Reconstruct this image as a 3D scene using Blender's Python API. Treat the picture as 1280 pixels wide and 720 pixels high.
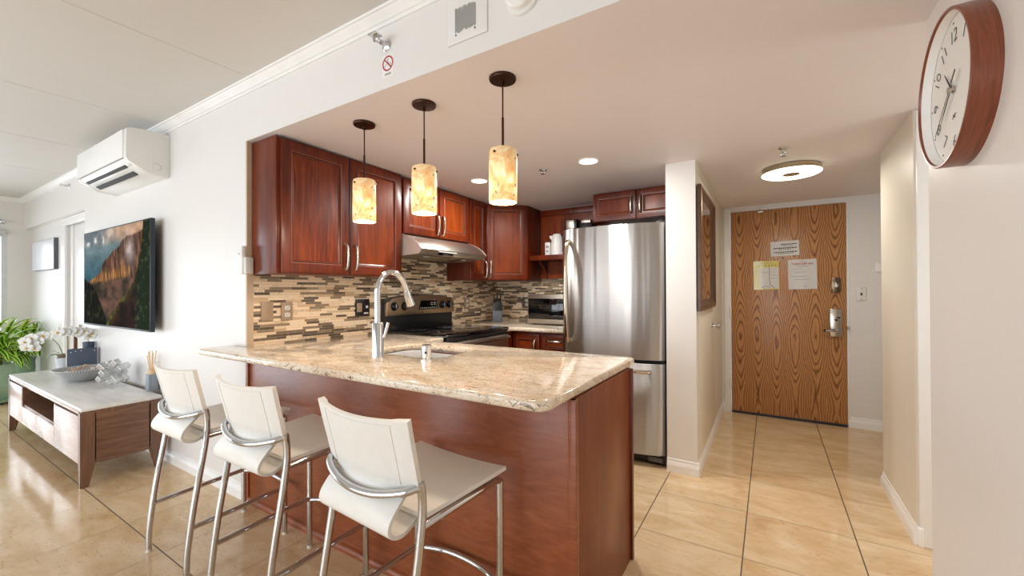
import bpy, bmesh, math, random
import numpy as np
from mathutils import Vector, Matrix
random.seed(7)
C = bpy.context.scene.collection
SC = bpy.context.scene
PI = math.pi
for o in list(bpy.data.objects): bpy.data.objects.remove(o)

# ---------------------------------------------------------------- camera
CAMZ = 1.25
YAW, PIT, ROL = math.radians(31.797), math.radians(0.347), math.radians(-0.233)
fw = Vector((-math.sin(YAW) * math.cos(PIT), math.cos(YAW) * math.cos(PIT), math.sin(PIT)))
r0 = Vector((math.cos(YAW), math.sin(YAW), 0)); u0 = r0.cross(fw)
rt = r0 * math.cos(ROL) + u0 * math.sin(ROL); up = rt.cross(fw)
cam = bpy.data.objects.new('camera', bpy.data.cameras.new('camera')); C.objects.link(cam)
M = Matrix((rt, up, -fw)).transposed().to_4x4(); M.translation = (0, 0, CAMZ)
cam.matrix_world = M
cam.data.sensor_width = 36; cam.data.lens = 519.6 / 1280 * 36; cam.data.clip_start = .02
SC.camera = cam
# ---------------------------------------------------------------- world, exposure, daylight
SC.view_settings.view_transform = 'Standard'; SC.view_settings.look = 'None'
SC.view_settings.gamma = 1; SC.view_settings.use_curve_mapping = False
SC.view_settings.exposure = -0.05
w = bpy.data.worlds.new('sky'); SC.world = w; w.use_nodes = True
w.node_tree.nodes['Background'].inputs[0].default_value = (.84, .92, 1, 1)
w.node_tree.nodes['Background'].inputs[1].default_value = 1.1
def area(name, loc, rot, sx, sy, watts, col=(1, 1, 1), spread=PI):
    l = bpy.data.lights.new(name, 'AREA'); l.shape = 'RECTANGLE'; l.size = sx; l.size_y = sy
    l.energy = watts; l.color = col; l.spread = spread
    o = bpy.data.objects.new(name, l); C.objects.link(o); o.location = loc; o.rotation_euler = rot
    return o
# daylight entering by the glass doors behind the camera and by the window in the end wall
area('daylight_glass_doors', (-3.4, -3.45, 1.15), (PI / 2, 0, 0), 6.6, 2.1, 190, (.87, .935, 1))
area('daylight_end_window', (-8.62, -.75, 1.05), (PI / 2, 0, -PI / 2), 3.5, 1.9, 84, (.87, .935, 1))
area('daylight_side_room', (1.9, 2.25, 1.3), (PI / 2, 0, PI / 2), .7, 1.6, 10, (1, .98, .95))
try:
    SC.cycles.use_denoising = True; SC.cycles.max_bounces = 10; SC.cycles.diffuse_bounces = 6
    SC.cycles.glossy_bounces = 5; SC.cycles.transparent_max_bounces = 16; SC.cycles.transmission_bounces = 8
    SC.cycles.sample_clamp_indirect = 6; SC.cycles.caustics_reflective = False; SC.cycles.caustics_refractive = False
except Exception: pass

# ---------------------------------------------------------------- helpers
def lin(*c):
    return tuple(((v / 255) / 12.92 if v / 255 <= .04045 else ((v / 255 + .055) / 1.055) ** 2.4) for v in c) + (1,)

class NT:
    def __init__(s, name):
        s.m = bpy.data.materials.new(name); s.m.use_nodes = True; s.t = s.m.node_tree; s.t.nodes.clear()
        s.out = s.t.nodes.new('ShaderNodeOutputMaterial')
    def set(s, sock, v):
        if isinstance(v, bpy.types.NodeSocket): s.t.links.new(v, sock)
        else: sock.default_value = v
    def n(s, typ, ins=None, **at):
        nd = s.t.nodes.new('ShaderNode' + typ)
        for k, v in at.items(): setattr(nd, k, v)
        for k, v in (ins or {}).items(): s.set(nd.inputs[k], v)
        return nd
    def ma(s, op, a, b=0., c=0.):
        return s.n('Math', {0: a, 1: b, 2: c}, operation=op).outputs[0]
    def ramp(s, fac, stops, interp='LINEAR'):
        nd = s.n('ValToRGB', {0: fac}); cr = nd.color_ramp; cr.interpolation = interp
        while len(cr.elements) < len(stops): cr.elements.new(.5)
        for e, (p, c) in zip(cr.elements, stops): e.position = p; e.color = c
        return nd.outputs[0]
    def mix(s, fac, a, b, blend='MIX'):
        nd = s.n('Mix', {0: fac, 6: a, 7: b}, data_type='RGBA', blend_type=blend)
        return nd.outputs[2]
    def obj(s): return s.n('TexCoord').outputs['Object']
    def scale(s, v, sx, sy, sz):
        return s.n('Mapping', {'Vector': v, 'Scale': (sx, sy, sz)}).outputs[0]
    def noise(s, v, scale=5., detail=4., rough=.55, dist=0., out=0):
        return s.n('TexNoise', {'Vector': v, 'Scale': scale, 'Detail': detail, 'Roughness': rough, 'Distortion': dist}).outputs[out]
    def bump(s, h, strength=.2, dist=.002):
        return s.n('Bump', {'Height': h, 'Strength': strength, 'Distance': dist}).outputs[0]
    def bsdf(s, **k):
        b = s.n('BsdfPrincipled')
        for kk, v in k.items(): s.set(b.inputs[kk.replace('_', ' ')], v)
        s.t.links.new(b.outputs[0], s.out.inputs[0]); return s.m

def plain(name, col, rough=.5, metal=0., var=.06, scale=9., coat=0., stretch=(1, 1, 1), rvar=.08, bump=0., **k):
    """painted / plastic / metal surface with a soft procedural variation"""
    t = NT(name); nz = t.noise(t.scale(t.obj(), *stretch), scale, 3.)
    d = tuple(max(0, c * (1 - var)) for c in col[:3]) + (1,); l = tuple(min(1, c * (1 + var)) for c in col[:3]) + (1,)
    c = t.ramp(nz, [(.3, d), (.7, l)])
    r = t.ma('MULTIPLY_ADD', nz, rvar, rough - rvar / 2)
    a = dict(Base_Color=c, Roughness=r, Metallic=metal, Coat_Weight=coat, **k)
    if bump: a['Normal'] = t.bump(nz, bump)
    return t.bsdf(**a)

def emit(name, col, strength):
    t = NT(name); e = t.n('Emission', {0: col, 1: strength}); t.t.links.new(e.outputs[0], t.out.inputs[0]); return t.m

class MB:
    def __init__(s, X=None):
        s.bm = bmesh.new(); s.X = X or Matrix(); s.mi = 0; s.uv = None
    def add(s, vs, fs, uvs=None):
        b = [s.bm.verts.new(s.X @ Vector(v)) for v in vs]; out = []
        for f in fs:
            try:
                nf = s.bm.faces.new([b[i] for i in f]); nf.material_index = s.mi; out.append(nf)
                if uvs:
                    if s.uv is None: s.uv = s.bm.loops.layers.uv.new('UVMap')
                    for l, i in zip(nf.loops, f): l[s.uv].uv = uvs[i]
            except ValueError: pass
        return b, out
    def merge(s, t):
        t.verts.ensure_lookup_table(); t.verts.index_update()
        s.add([v.co.copy() for v in t.verts], [[v.index for v in f.verts] for f in t.faces]); t.free()
    def box(s, x0, x1, y0, y1, z0, z1, bev=0., seg=2):
        t = bmesh.new(); bmesh.ops.create_cube(t, size=1)
        for v in t.verts:
            v.co = Vector(((x0 + x1) / 2 + v.co.x * abs(x1 - x0), (y0 + y1) / 2 + v.co.y * abs(y1 - y0), (z0 + z1) / 2 + v.co.z * abs(z1 - z0)))
        if bev: bmesh.ops.bevel(t, geom=t.edges[:], offset=bev, segments=seg, affect='EDGES', profile=.5)
        s.merge(t); return s
    def poly(s, pts, ax, a, b, bev=0., seg=2):
        """prism: 2D outline pts in the plane across axis ax, from a to b"""
        def P(p, h):
            return {'x': (h, p[0], p[1]), 'y': (p[0], h, p[1]), 'z': (p[0], p[1], h)}[ax]
        t = bmesh.new(); n = len(pts)
        lo = [t.verts.new(P(p, a)) for p in pts]; hi = [t.verts.new(P(p, b)) for p in pts]
        t.faces.new(lo); t.faces.new(hi[::-1])
        for i in range(n): t.faces.new((lo[i], hi[i], hi[(i + 1) % n], lo[(i + 1) % n]))
        if bev:
            bmesh.ops.recalc_face_normals(t, faces=t.faces[:])
            bmesh.ops.bevel(t, geom=[e for e in t.edges if e.calc_face_angle(0) > .6], offset=bev, segments=seg, affect='EDGES', profile=.5)
        s.merge(t); return s
    def tube(s, pts, r, seg=10, closed=False, smooth=6, cap=True, sq=None):
        P = [Vector(p) for p in pts]
        if smooth > 1 and len(P) > 2:
            Q = []; n = len(P)
            for i in range(n if closed else n - 1):
                a, b, c, d = (P[(i - 1) % n] if closed or i else P[0] * 2 - P[1]), P[i], P[(i + 1) % n], (P[(i + 2) % n] if closed or i < n - 2 else P[-1] * 2 - P[-2])
                for k in range(smooth):
                    u = k / smooth
                    Q.append(.5 * ((2 * b) + (c - a) * u + (2 * a - 5 * b + 4 * c - d) * u * u + (3 * b - a - 3 * c + d) * u ** 3))
            if not closed: Q.append(P[-1])
            P = Q
        n = len(P); R = r if isinstance(r, (list, tuple)) else None
        T = []
        for i in range(n):
            a = P[(i - 1) % n] if closed or i else P[0]; b = P[(i + 1) % n] if closed or i < n - 1 else P[-1]
            T.append((b - a).normalized())
        N = T[0].orthogonal().normalized(); rings = []; vs = []
        for i in range(n):
            N = (N - T[i] * N.dot(T[i])).normalized(); B = T[i].cross(N)
            rr = r if R is None else R[0] + (R[1] - R[0]) * i / (n - 1)
            for k in range(seg):
                a = 2 * PI * k / seg
                vs.append(P[i] + (N * math.cos(a) + B * math.sin(a) * (sq or 1)) * rr)
        fs = []
        for i in range(n if closed else n - 1):
            for k in range(seg):
                j = (i + 1) % n
                fs.append((i * seg + k, i * seg + (k + 1) % seg, j * seg + (k + 1) % seg, j * seg + k))
        if cap and not closed: fs += [tuple(range(seg))[::-1], tuple((n - 1) * seg + k for k in range(seg))]
        s.add(vs, fs); return s
    def lathe(s, prof, c=(0, 0, 0), ax='z', seg=32, a0=0, a1=2 * PI):
        """prof: (radius, height) pairs"""
        vs = []; fs = []; full = abs(a1 - a0 - 2 * PI) < 1e-6; m = seg if full else seg + 1
        for (r, h) in prof:
            for k in range(m):
                a = a0 + (a1 - a0) * k / seg; x, y = max(r, 1e-5) * math.cos(a), max(r, 1e-5) * math.sin(a)
                p = {'z': (x, y, h), 'x': (h, x, y), 'y': (x, h, y)}[ax]
                vs.append(Vector(p) + Vector(c))
        for i in range(len(prof) - 1):
            for k in range(seg):
                j = (k + 1) % m
                fs.append((i * m + k, i * m + j, (i + 1) * m + j, (i + 1) * m + k))
        s.add(vs, fs)
        return s
    def cyl(s, p0, p1, r, seg=20, r1=None):
        return s.tube([p0, p1], r if r1 is None else (r, r1), seg, smooth=1)
    def ball(s, c, r, sx=1, sy=1, sz=1, seg=14):
        t = bmesh.new(); bmesh.ops.create_uvsphere(t, u_segments=seg, v_segments=max(6, seg // 2), radius=r)
        for v in t.verts: v.co = Vector((v.co.x * sx, v.co.y * sy, v.co.z * sz)) + Vector(c)
        s.merge(t); return s
    def sheet(s, fn, nu, nv, th, uv=False):
        """thin solid from fn(u, v); th is a number or th(u, v)"""
        e = 1e-3; A = []; B = []; U = []
        for j in range(nv + 1):
            for i in range(nu + 1):
                u, v = i / nu, j / nv; p = Vector(fn(u, v))
                du = Vector(fn(min(1, u + e), v)) - Vector(fn(max(0, u - e), v)); dv = Vector(fn(u, min(1, v + e))) - Vector(fn(u, max(0, v - e)))
                nn = du.cross(dv); nn = nn.normalized() if nn.length > 1e-12 else Vector((0, 0, 1))
                h = (th(u, v) if callable(th) else th) / 2
                A.append(p + nn * h); B.append(p - nn * h); U.append((u, v))
        W = nu + 1; k = len(A); fs = []
        for j in range(nv):
            for i in range(nu):
                a = j * W + i; fs.append((a, a + 1, a + W + 1, a + W)); fs.append((k + a + W, k + a + W + 1, k + a + 1, k + a))
        rim = [i for i in range(W)] + [j * W + nu for j in range(1, nv + 1)] + [nv * W + i for i in range(nu - 1, -1, -1)] + [j * W for j in range(nv - 1, 0, -1)]
        for q in range(len(rim)):
            a, b = rim[q], rim[(q + 1) % len(rim)]; fs.append((b, a, k + a, k + b))
        s.add(A + B, fs, U + U if uv else None); return s
    def nested(s, w, h, loops):
        """rectangular profile: loops of (inset, height); material index per strip optional"""
        vs = []
        for (i, z, *_) in loops: vs += [(i, i, z), (w - i, i, z), (w - i, h - i, z), (i, h - i, z)]
        for q in range(len(loops) - 1):
            s.mi = loops[q + 1][2] if len(loops[q + 1]) > 2 else 0
            s.add([vs[q * 4 + k] for k in range(4)] + [vs[q * 4 + 4 + k] for k in range(4)], [(k, (k + 1) % 4, 4 + (k + 1) % 4, 4 + k) for k in range(4)])
        s.mi = 0; return s
    def build(s, name, mats, parent=None, origin=None, flat=False, ang=38):
        bmesh.ops.remove_doubles(s.bm, verts=s.bm.verts[:], dist=1e-5)
        bmesh.ops.recalc_face_normals(s.bm, faces=s.bm.faces[:])
        a = math.radians(ang)
        for f in s.bm.faces: f.smooth = not flat
        for e in s.bm.edges: e.smooth = not (len(e.link_faces) != 2 or e.calc_face_angle(0) > a)
        root = parent
        while root is not None and root.parent is not None: root = root.parent
        off = Vector(root.location) if root is not None else Vector(origin) if origin is not None else Vector()
        if off.length: bmesh.ops.translate(s.bm, verts=s.bm.verts[:], vec=-off)
        me = bpy.data.meshes.new(name); s.bm.to_mesh(me); s.bm.free()
        for m in (mats if isinstance(mats, (list, tuple)) else [mats]): me.materials.append(m)
        o = bpy.data.objects.new(name, me); C.objects.link(o)
        if parent is not None: o.parent = parent
        elif origin is not None: o.location = origin
        return o

def tag(o, label=None, cat=None, group=None, kind=None):
    if label: o['label'] = label
    if cat: o['category'] = cat
    if group: o['group'] = group
    if kind: o['kind'] = kind
    return o
def thing(name, label, cat, loc=(0, 0, 0), group=None):
    o = bpy.data.objects.new(name, None); C.objects.link(o); o.location = loc; o.empty_display_size = .1
    return tag(o, label, cat, group)
def struct(o, label=None): return tag(o, label, kind='structure')
def copy_tree(o, parent=None, dx=Vector()):
    c = o.copy(); C.objects.link(c)
    if parent is not None: c.parent = parent
    else: c.location = Vector(o.location) + Vector(dx)
    for ch in list(o.children):
        copy_tree(ch, c)
    return c
def text(body, size, mat, X, parent=None, name='lettering', align='CENTER', bold=0., depth=.0006, origin=None):
    cu = bpy.data.curves.new(name, 'FONT'); cu.body = body; cu.size = size; cu.align_x = align; cu.align_y = 'CENTER'
    cu.extrude = depth; cu.offset = bold; cu.space_line = 1.0
    t = bpy.data.objects.new(name, cu); C.objects.link(t)
    bpy.context.view_layer.update()
    me = bpy.data.meshes.new_from_object(t.evaluated_get(bpy.context.evaluated_depsgraph_get()))
    bpy.data.objects.remove(t)
    root = parent
    while root is not None and root.parent is not None: root = root.parent
    off = Vector(root.location) if root is not None else Vector(origin) if origin is not None else Vector()
    me.transform(Matrix.Translation(-off) @ X); me.materials.clear(); me.materials.append(mat)
    o = bpy.data.objects.new(name, me); C.objects.link(o)
    if parent is not None: o.parent = parent
    elif origin is not None: o.location = origin
    return o
def frame(o, u, v):
    """matrix with origin o, axes u, v and their normal"""
    u = Vector(u).normalized(); v = Vector(v).normalized(); n = u.cross(v)
    m = Matrix((u, v, n)).transposed().to_4x4(); m.translation = Vector(o); return m
def rrect(x0, x1, y0, y1, r, k=6):
    r = r if isinstance(r, (list, tuple)) else [r] * 4
    out = []
    for (cx, cy, a, rr) in ((x1, y0, -PI / 2, r[0]), (x1, y1, 0, r[1]), (x0, y1, PI / 2, r[2]), (x0, y0, PI, r[3])):
        ccx = cx - rr if cx == x1 else cx + rr; ccy = cy - rr if cy == y1 else cy + rr
        if rr == 0: out.append((cx, cy)); continue
        for i in range(k + 1): out.append((ccx + rr * math.cos(a + PI / 2 * i / k), ccy + rr * math.sin(a + PI / 2 * i / k)))
    return out

# ---------------------------------------------------------------- materials
def m_wall(name, col, rough=.42):
    t = NT(name); v = t.obj()
    f = t.noise(t.scale(v, 140, 140, 26), 1., 2.); b = t.noise(v, 1.3, 2.)
    c = t.ramp(b, [(.3, tuple(x * .975 for x in col[:3]) + (1,)), (.7, col)])
    return t.bsdf(Base_Color=c, Roughness=t.ma('MULTIPLY_ADD', f, .1, rough - .05), Normal=t.bump(f, .06, .001))
WALL = m_wall('wall_paint', lin(230, 228, 225))
CEILK = m_wall('kitchen_ceiling_pink_cast', lin(234, 228, 229), .6)  # pinkish cast from cabinets and lamps is put into this ceiling colour
WALLC = m_wall('corridor_paint', lin(226, 219, 205), .38)
CEIL = m_wall('ceiling_paint', lin(214, 212, 208), .6)
TRIMW = plain('white_trim_paint', lin(240, 240, 239), .32, var=.02)
def m_floor():
    t = NT('travertine_floor'); v = t.obj(); s = t.n('SeparateXYZ', {0: v}).outputs
    x = t.ma('DIVIDE', t.ma('ADD', s[0], .116), .474); y = t.ma('DIVIDE', t.ma('SUBTRACT', s[1], .817), .466)
    fx, fy = t.ma('FLOOR', x), t.ma('FLOOR', y)
    gx = t.ma('PINGPONG', x, .5); gy = t.ma('PINGPONG', y, .5)
    idv = t.n('CombineXYZ', {0: fx, 1: fy, 2: 0.}).outputs[0]
    rnd = t.n('TexWhiteNoise', {0: idv}, noise_dimensions='3D')
    off = t.n('VectorMath', {0: rnd.outputs['Color'], 1: (37, 23, 11)}, operation='MULTIPLY').outputs[0]
    p = t.n('VectorMath', {0: t.scale(v, 1.0, 2.6, 1), 1: off}, operation='ADD').outputs[0]
    n1 = t.noise(p, 2.2, 7., .62, 1.2); n2 = t.noise(p, 9., 6., .6, .5); pit = t.noise(t.scale(p, 1, 1.6, 1), 34., 3., .6)
    c = t.ramp(n1, [(.28, lin(200, 166, 122)), (.45, lin(213, 182, 140)), (.58, lin(222, 195, 156)), (.74, lin(232, 211, 180))])
    c = t.mix(t.ma('MULTIPLY', t.ramp(n2, [(.5, (0, 0, 0, 1)), (.68, (1, 1, 1, 1))]), .3), c, lin(232, 214, 188))
    c = t.mix(t.ramp(pit, [(.625, (0, 0, 0, 1)), (.68, (.6, .6, .6, 1))]), c, lin(150, 118, 82))
    c = t.mix(t.ma('MULTIPLY', t.ma('SUBTRACT', rnd.outputs['Value'], .5), .35), c, lin(236, 212, 178), 'MIX')
    hv = t.ma('LESS_THAN', gx, .0056); hy = t.ma('LESS_THAN', gy, .0062)
    # joints: dark along one direction of each room, nearly flush along the other
    kitchen = t.ma('GREATER_THAN', s[0], -1.6); row = t.ma('LESS_THAN', s[1], 1.1)
    dv = t.ma('MULTIPLY', hv, t.ma('MULTIPLY_ADD', kitchen, .4, .55))
    dy = t.ma('MULTIPLY', hy, t.ma('MULTIPLY_ADD', row, .35, .5))
    j = t.ma('MAXIMUM', dv, dy)
    c = t.mix(j, c, lin(52, 38, 26))
    rg = t.ma('MULTIPLY_ADD', n2, .14, .06); rg = t.ma('MULTIPLY_ADD', j, .4, rg)
    return t.bsdf(Base_Color=c, Roughness=rg, Normal=t.bump(t.ma('SUBTRACT', 1., j), .25, .001), Specular_IOR_Level=.75)
FLOOR = m_floor()
def m_mosaic():
    t = NT('mosaic_strips'); v = t.obj(); s = t.n('SeparateXYZ', {0: v}).outputs
    u = t.ma('ADD', s[0], s[1]); z = t.ma('DIVIDE', s[2], .0166); row = t.ma('FLOOR', z)
    rn = t.n('TexWhiteNoise', {'W': row}, noise_dimensions='1D').outputs['Value']
    W = t.ma('MULTIPLY_ADD', rn, 977., t.ma('DIVIDE', u, .105))
    vo = t.n('TexVoronoi', {'W': W, 'Scale': 1., 'Randomness': .8}, voronoi_dimensions='1D')
    ed = t.n('TexVoronoi', {'W': W, 'Scale': 1., 'Randomness': .8}, voronoi_dimensions='1D', feature='DISTANCE_TO_EDGE').outputs['Distance']
    cs = t.n('SeparateColor', {0: vo.outputs['Color']}).outputs; k = cs[0]
    cream, tan, taupe, brown = lin(248, 228, 200), lin(212, 182, 144), lin(142, 122, 98), lin(66, 50, 38)
    c = t.ramp(k, [(0, cream), (.36, tan), (.46, lin(234, 210, 178)), (.56, taupe), (.76, brown), (.92, lin(112, 94, 76))], 'CONSTANT')
    mar = t.noise(v, 90., 4., .7, 1.5); c = t.mix(t.ma('MULTIPLY', t.ma('GREATER_THAN', cs[1], .75), t.ramp(mar, [(.52, (0, 0, 0, 1)), (.6, (.75, .75, .75, 1))])), c, lin(60, 44, 34))
    c = t.mix(t.ma('MULTIPLY', t.noise(v, 30., 3.), .16), c, lin(250, 235, 210))
    fz = t.ma('PINGPONG', z, .5); g = t.ma('MAXIMUM', t.ma('LESS_THAN', fz, .05), t.ma('LESS_THAN', ed, .012))
    c = t.mix(t.ma('MULTIPLY', g, .75), c, lin(196, 176, 148))
    rg = t.ramp(k, [(0, (.35,) * 3 + (1,)), (.5, (.3,) * 3 + (1,)), (.56, (.09,) * 3 + (1,))], 'CONSTANT')
    return t.bsdf(Base_Color=c, Roughness=t.ma('MAXIMUM', rg, t.ma('MULTIPLY', g, .7)), Normal=t.bump(t.ma('SUBTRACT', 1., g), .35, .001))
MOSAIC = m_mosaic()
def m_granite():
    t = NT('granite'); v = t.obj()
    p = t.scale(v, 1.0, 2.4, 1.6)
    a = t.noise(p, 7., 8., .65, 1.0); b = t.noise(p, 2.6, 5., .6, 2.0); fl = t.noise(p, 26., 6., .72, 1.6); fl2 = t.noise(t.scale(v, 1, 1.8, 1.5), 70., 4., .7, .6)
    fl3 = t.noise(t.scale(v, 1, 4.5, 2), 9., 5., .7, 2.2)
    c = t.ramp(a, [(.30, lin(212, 186, 154)), (.44, lin(226, 205, 178)), (.56, lin(238, 223, 202)), (.70, lin(248, 242, 230))])
    c = t.mix(t.ma('MULTIPLY', t.ramp(b, [(.48, (0, 0, 0, 1)), (.60, (1, 1, 1, 1))]), .45), c, lin(240, 232, 216))
    c = t.mix(t.ramp(fl, [(.56, (0, 0, 0, 1)), (.63, (.55, .55, .55, 1))]), c, lin(168, 134, 100))
    c = t.mix(t.ramp(fl3, [(.595, (0, 0, 0, 1)), (.64, (.8, .8, .8, 1))]), c, lin(112, 84, 62))
    c = t.mix(t.ramp(fl2, [(.59, (0, 0, 0, 1)), (.64, (.9, .9, .9, 1))]), c, lin(70, 56, 48))
    return t.bsdf(Base_Color=c, Roughness=t.ma('MULTIPLY_ADD', a, .06, .07), Coat_Weight=.3, Coat_Roughness=.04)
GRAN = m_granite()
def m_wood(name, dark, mid, light, rough=.3, sc=(16, 16, 1.1), coat=.35, blot=.5, fine=.35, spec=.5):
    t = NT(name); v = t.obj(); p = t.scale(v, *sc)
    g = t.noise(p, 2.2, 6., .6, 1.4); f = t.noise(t.scale(v, sc[0] * 6, sc[1] * 6, sc[2] * 3), 1.5, 4., .6); b = t.noise(t.scale(v, 3, 3, 1.2), 1.6, 3., .5, .6)
    c = t.ramp(g, [(.25, dark), (.5, mid), (.75, light)])
    c = t.mix(t.ma('MULTIPLY', f, fine), c, dark); c = t.mix(t.ma('MULTIPLY', t.ramp(b, [(.4, (0, 0, 0, 1)), (.75, (1, 1, 1, 1))]), blot), c, light)
    return t.bsdf(Base_Color=c, Roughness=t.ma('MULTIPLY_ADD', f, .1, rough - .05), Coat_Weight=coat, Coat_Roughness=.22, Normal=t.bump(f, .05, .0006), Specular_IOR_Level=spec)
CHERRY = m_wood('cherry_cabinet_wood', lin(62, 20, 7), lin(96, 33, 10), lin(134, 55, 20), blot=.6, rough=.34, coat=.12, spec=.35)
CHERRYP = m_wood('cherry_panel_wood', lin(70, 22, 7), lin(114, 42, 12), lin(160, 74, 26), blot=.65, rough=.34, coat=.10, spec=.3)
CHERRYD = m_wood('peninsula_panel_wood', lin(118, 60, 33), lin(144, 78, 47), lin(166, 99, 64), .36, (3, 3, 14), .15, .35, spec=.35)
HCAP = plain('hood_side_sheen', lin(216, 207, 202), .4, .35)  # steel ends coloured pale for the living-room window they reflect
ENDP = m_wood('end_panel_wood', lin(100, 44, 18), lin(124, 58, 26), lin(146, 78, 40), .34, (10, 10, 1.1), .1, .5, spec=.35)
GLAZE = plain('dark_glaze_in_groove', lin(46, 14, 8), .4)
BEAD = plain('bead_highlight', lin(168, 92, 62), .3)  # lighter strip paints a highlight along the bead of each door
WALNUT = m_wood('walnut', lin(84, 56, 42), lin(122, 88, 68), lin(152, 114, 90), .36, (1.2, 14, 14), .2, .25)
WALNUTY = m_wood('walnut_end_grain', lin(80, 52, 38), lin(122, 86, 64), lin(158, 118, 90), .36, (14, 1.1, 14), .2, .3, .5)
WALNUTV = m_wood('walnut_upright', lin(84, 56, 42), lin(122, 88, 68), lin(150, 112, 88), .34, (16, 16, 1.2), .2, .25)
WALNUTF = m_wood('glare_walnut_front', lin(186, 164, 154), lin(204, 184, 176), lin(218, 200, 193), .22, (1.2, 14, 14), .6, .25)  # walnut whitened for the window glare on doors, drawers and rail
def m_marble():
    t = NT('white_sintered_stone'); v = t.scale(t.obj(), .6, 3.2, 1)
    a = t.noise(v, 2.0, 5., .6, 1.8)
    c = t.ramp(a, [(.3, lin(214, 212, 208)), (.48, lin(228, 227, 224)), (.7, lin(238, 237, 235))])
    return t.bsdf(Base_Color=c, Roughness=.24)
STONE = m_marble()
CHROME = plain('chrome', lin(205, 207, 210), .06, 1., var=.02, rvar=.03)
CHROMEB = plain('polished_faucet_chrome', lin(212, 214, 217), .09, 1., var=.02, rvar=.03)
def m_brushed(name, col, rough=.24, sc=(2, 2, 160), an=.0, k=.06):
    t = NT(name); f = t.noise(t.scale(t.obj(), *sc), 1.5, 3., .6)
    c = t.ramp(f, [(.3, tuple(x * (1 - k) for x in col[:3]) + (1,)), (.7, col)])
    return t.bsdf(Base_Color=c, Roughness=t.ma('MULTIPLY_ADD', f, .1, rough - .05), Metallic=1.)
STEEL = m_brushed('brushed_stainless', lin(196, 194, 190), .2, (160, 160, 1.5))
STEELH = m_brushed('brushed_stainless_hood', lin(198, 190, 178), .36, (160, 2, 160))
BRONZE = m_brushed('bronze_toned_stainless', lin(186, 160, 132), .36, (160, 2, 160))
NICKEL = m_brushed('satin_nickel', lin(200, 192, 182), .24, (60, 60, 4))
SINKM = plain('sink_steel', lin(214, 215, 216), .45, .5, stretch=(60, 3, 60))
BLACK = plain('black_plastic', lin(24, 24, 26), .35)
BLACKG = plain('black_glass', lin(10, 10, 12), .05, rvar=.02, coat=.4)
DARK = plain('dark_recess', lin(38, 38, 40), .6)
LEATHER = plain('white_leather', lin(236, 234, 228), .42, var=.02, scale=40., bump=.04)
STITCH = plain('pale_thread', lin(226, 223, 216), .7)
WPLAST = plain('white_plastic', lin(240, 240, 238), .3, var=.015)
WPLAST2 = plain('off_white_plastic', lin(226, 225, 221), .36, var=.02)
BROWNP = plain('brown_outlet_plate', lin(168, 146, 122), .35)
GREYL = plain('grey_line', lin(164, 164, 161), .5)
INK = plain('dark_ink', lin(40, 40, 44), .6)
REDINK = plain('red_ink', lin(176, 44, 56), .5)
BRZ = plain('dark_bronze_metal', lin(66, 42, 30), .38, .85)
PAPER = plain('white_paper', lin(226, 222, 218), .35, var=.03)
PAPERY = plain('yellow_paper', lin(224, 208, 96), .35, var=.05)
TILEEDGE = plain('tan_tile_edge', lin(206, 184, 158), .5)
def m_glass(name, tint=(1, 1, 1, 1), refl=.12):
    t = NT(name); a = t.n('BsdfTransparent', {0: tint}); b = t.n('BsdfGlossy', {'Roughness': .02})
    lw = t.n('LayerWeight', {0: .25}).outputs['Fresnel']; nz = t.noise(t.obj(), 2., 2.)
    m = t.n('MixShader', {0: t.ma('MULTIPLY', t.ma('MULTIPLY_ADD', nz, .05, lw), refl * 6), 1: a.outputs[0], 2: b.outputs[0]})
    t.t.links.new(m.outputs[0], t.out.inputs[0]); return t.m
GLASS = m_glass('window_glass')
def m_crystal():
    t = NT('clear_crystal'); nz = t.noise(t.obj(), 14., 2.)
    a = t.n('BsdfTransparent', {0: (.96, .97, .98, 1)}); b = t.n('BsdfGlossy', {'Roughness': .03}); d = t.n('BsdfTranslucent', {0: (.95, .95, .95, 1)}); d2 = t.n('BsdfDiffuse', {0: (.95, .95, .95, 1)})
    lw = t.n('LayerWeight', {0: .5}).outputs['Facing']
    m1 = t.n('MixShader', {0: t.ma('MULTIPLY_ADD', nz, .2, .18), 1: a.outputs[0], 2: d2.outputs[0]})
    m2 = t.n('MixShader', {0: t.ma('MULTIPLY_ADD', lw, .5, .12), 1: m1.outputs[0], 2: b.outputs[0]})
    t.t.links.new(m2.outputs[0], t.out.inputs[0]); return t.m
CRYSTAL = m_crystal()

# ---------------------------------------------------------------- the room
YH = 1.28                      # face of the living-room wall and of the header over the bar
XK = -2.67                     # kitchen wall
YB = 3.98                      # kitchen back wall
XE = -8.4                      # far end wall
YD = 4.82                      # entry wall
YS = -3.2                      # wall of glass doors behind
LC = 2.485                     # living ceiling
def zc(y): return 2.155 - .0178 * (y - YH)

m = MB(); m.box(-8.7, 2.3, -3.5, 5.1, -.1, 0); struct(m.build('floor', FLOOR))
m = MB(); m.box(-8.7, .62, -3.5, YH + .12, LC, LC + .1)
cl = struct(m.build('ceiling', CEIL))
for x in (-2.54, -3.79, -5.0, -6.25, -1.3):          # panel joints
    m = MB(); m.box(x - .004, x + .004, -3.2, 1.2, LC - .0015, LC + .002); m.build('panel_joint', CEIL, cl)
m = MB(); m.poly([(YH + .003, zc(YH)), (5.1, zc(5.1)), (5.1, 2.6), (YH + .003, 2.6)], 'x', XK - .15, 2.3)
kc = struct(m.build('ceiling_kitchen', CEILK))
m = MB(); m.box(XK, 2.3, YH, YH + .003, zc(YH), LC + .02); struct(m.build('wall_header', WALL))
m = MB(); m.box(-5.82, XK, YH, YH + .12, 0, LC + .02); struct(m.build('wall_television', WALL))
m = MB(); m.box(XE, -5.82, YH, YH + .12, 2.09, LC + .02); struct(m.build('wall_lintel', WALL))
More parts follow.
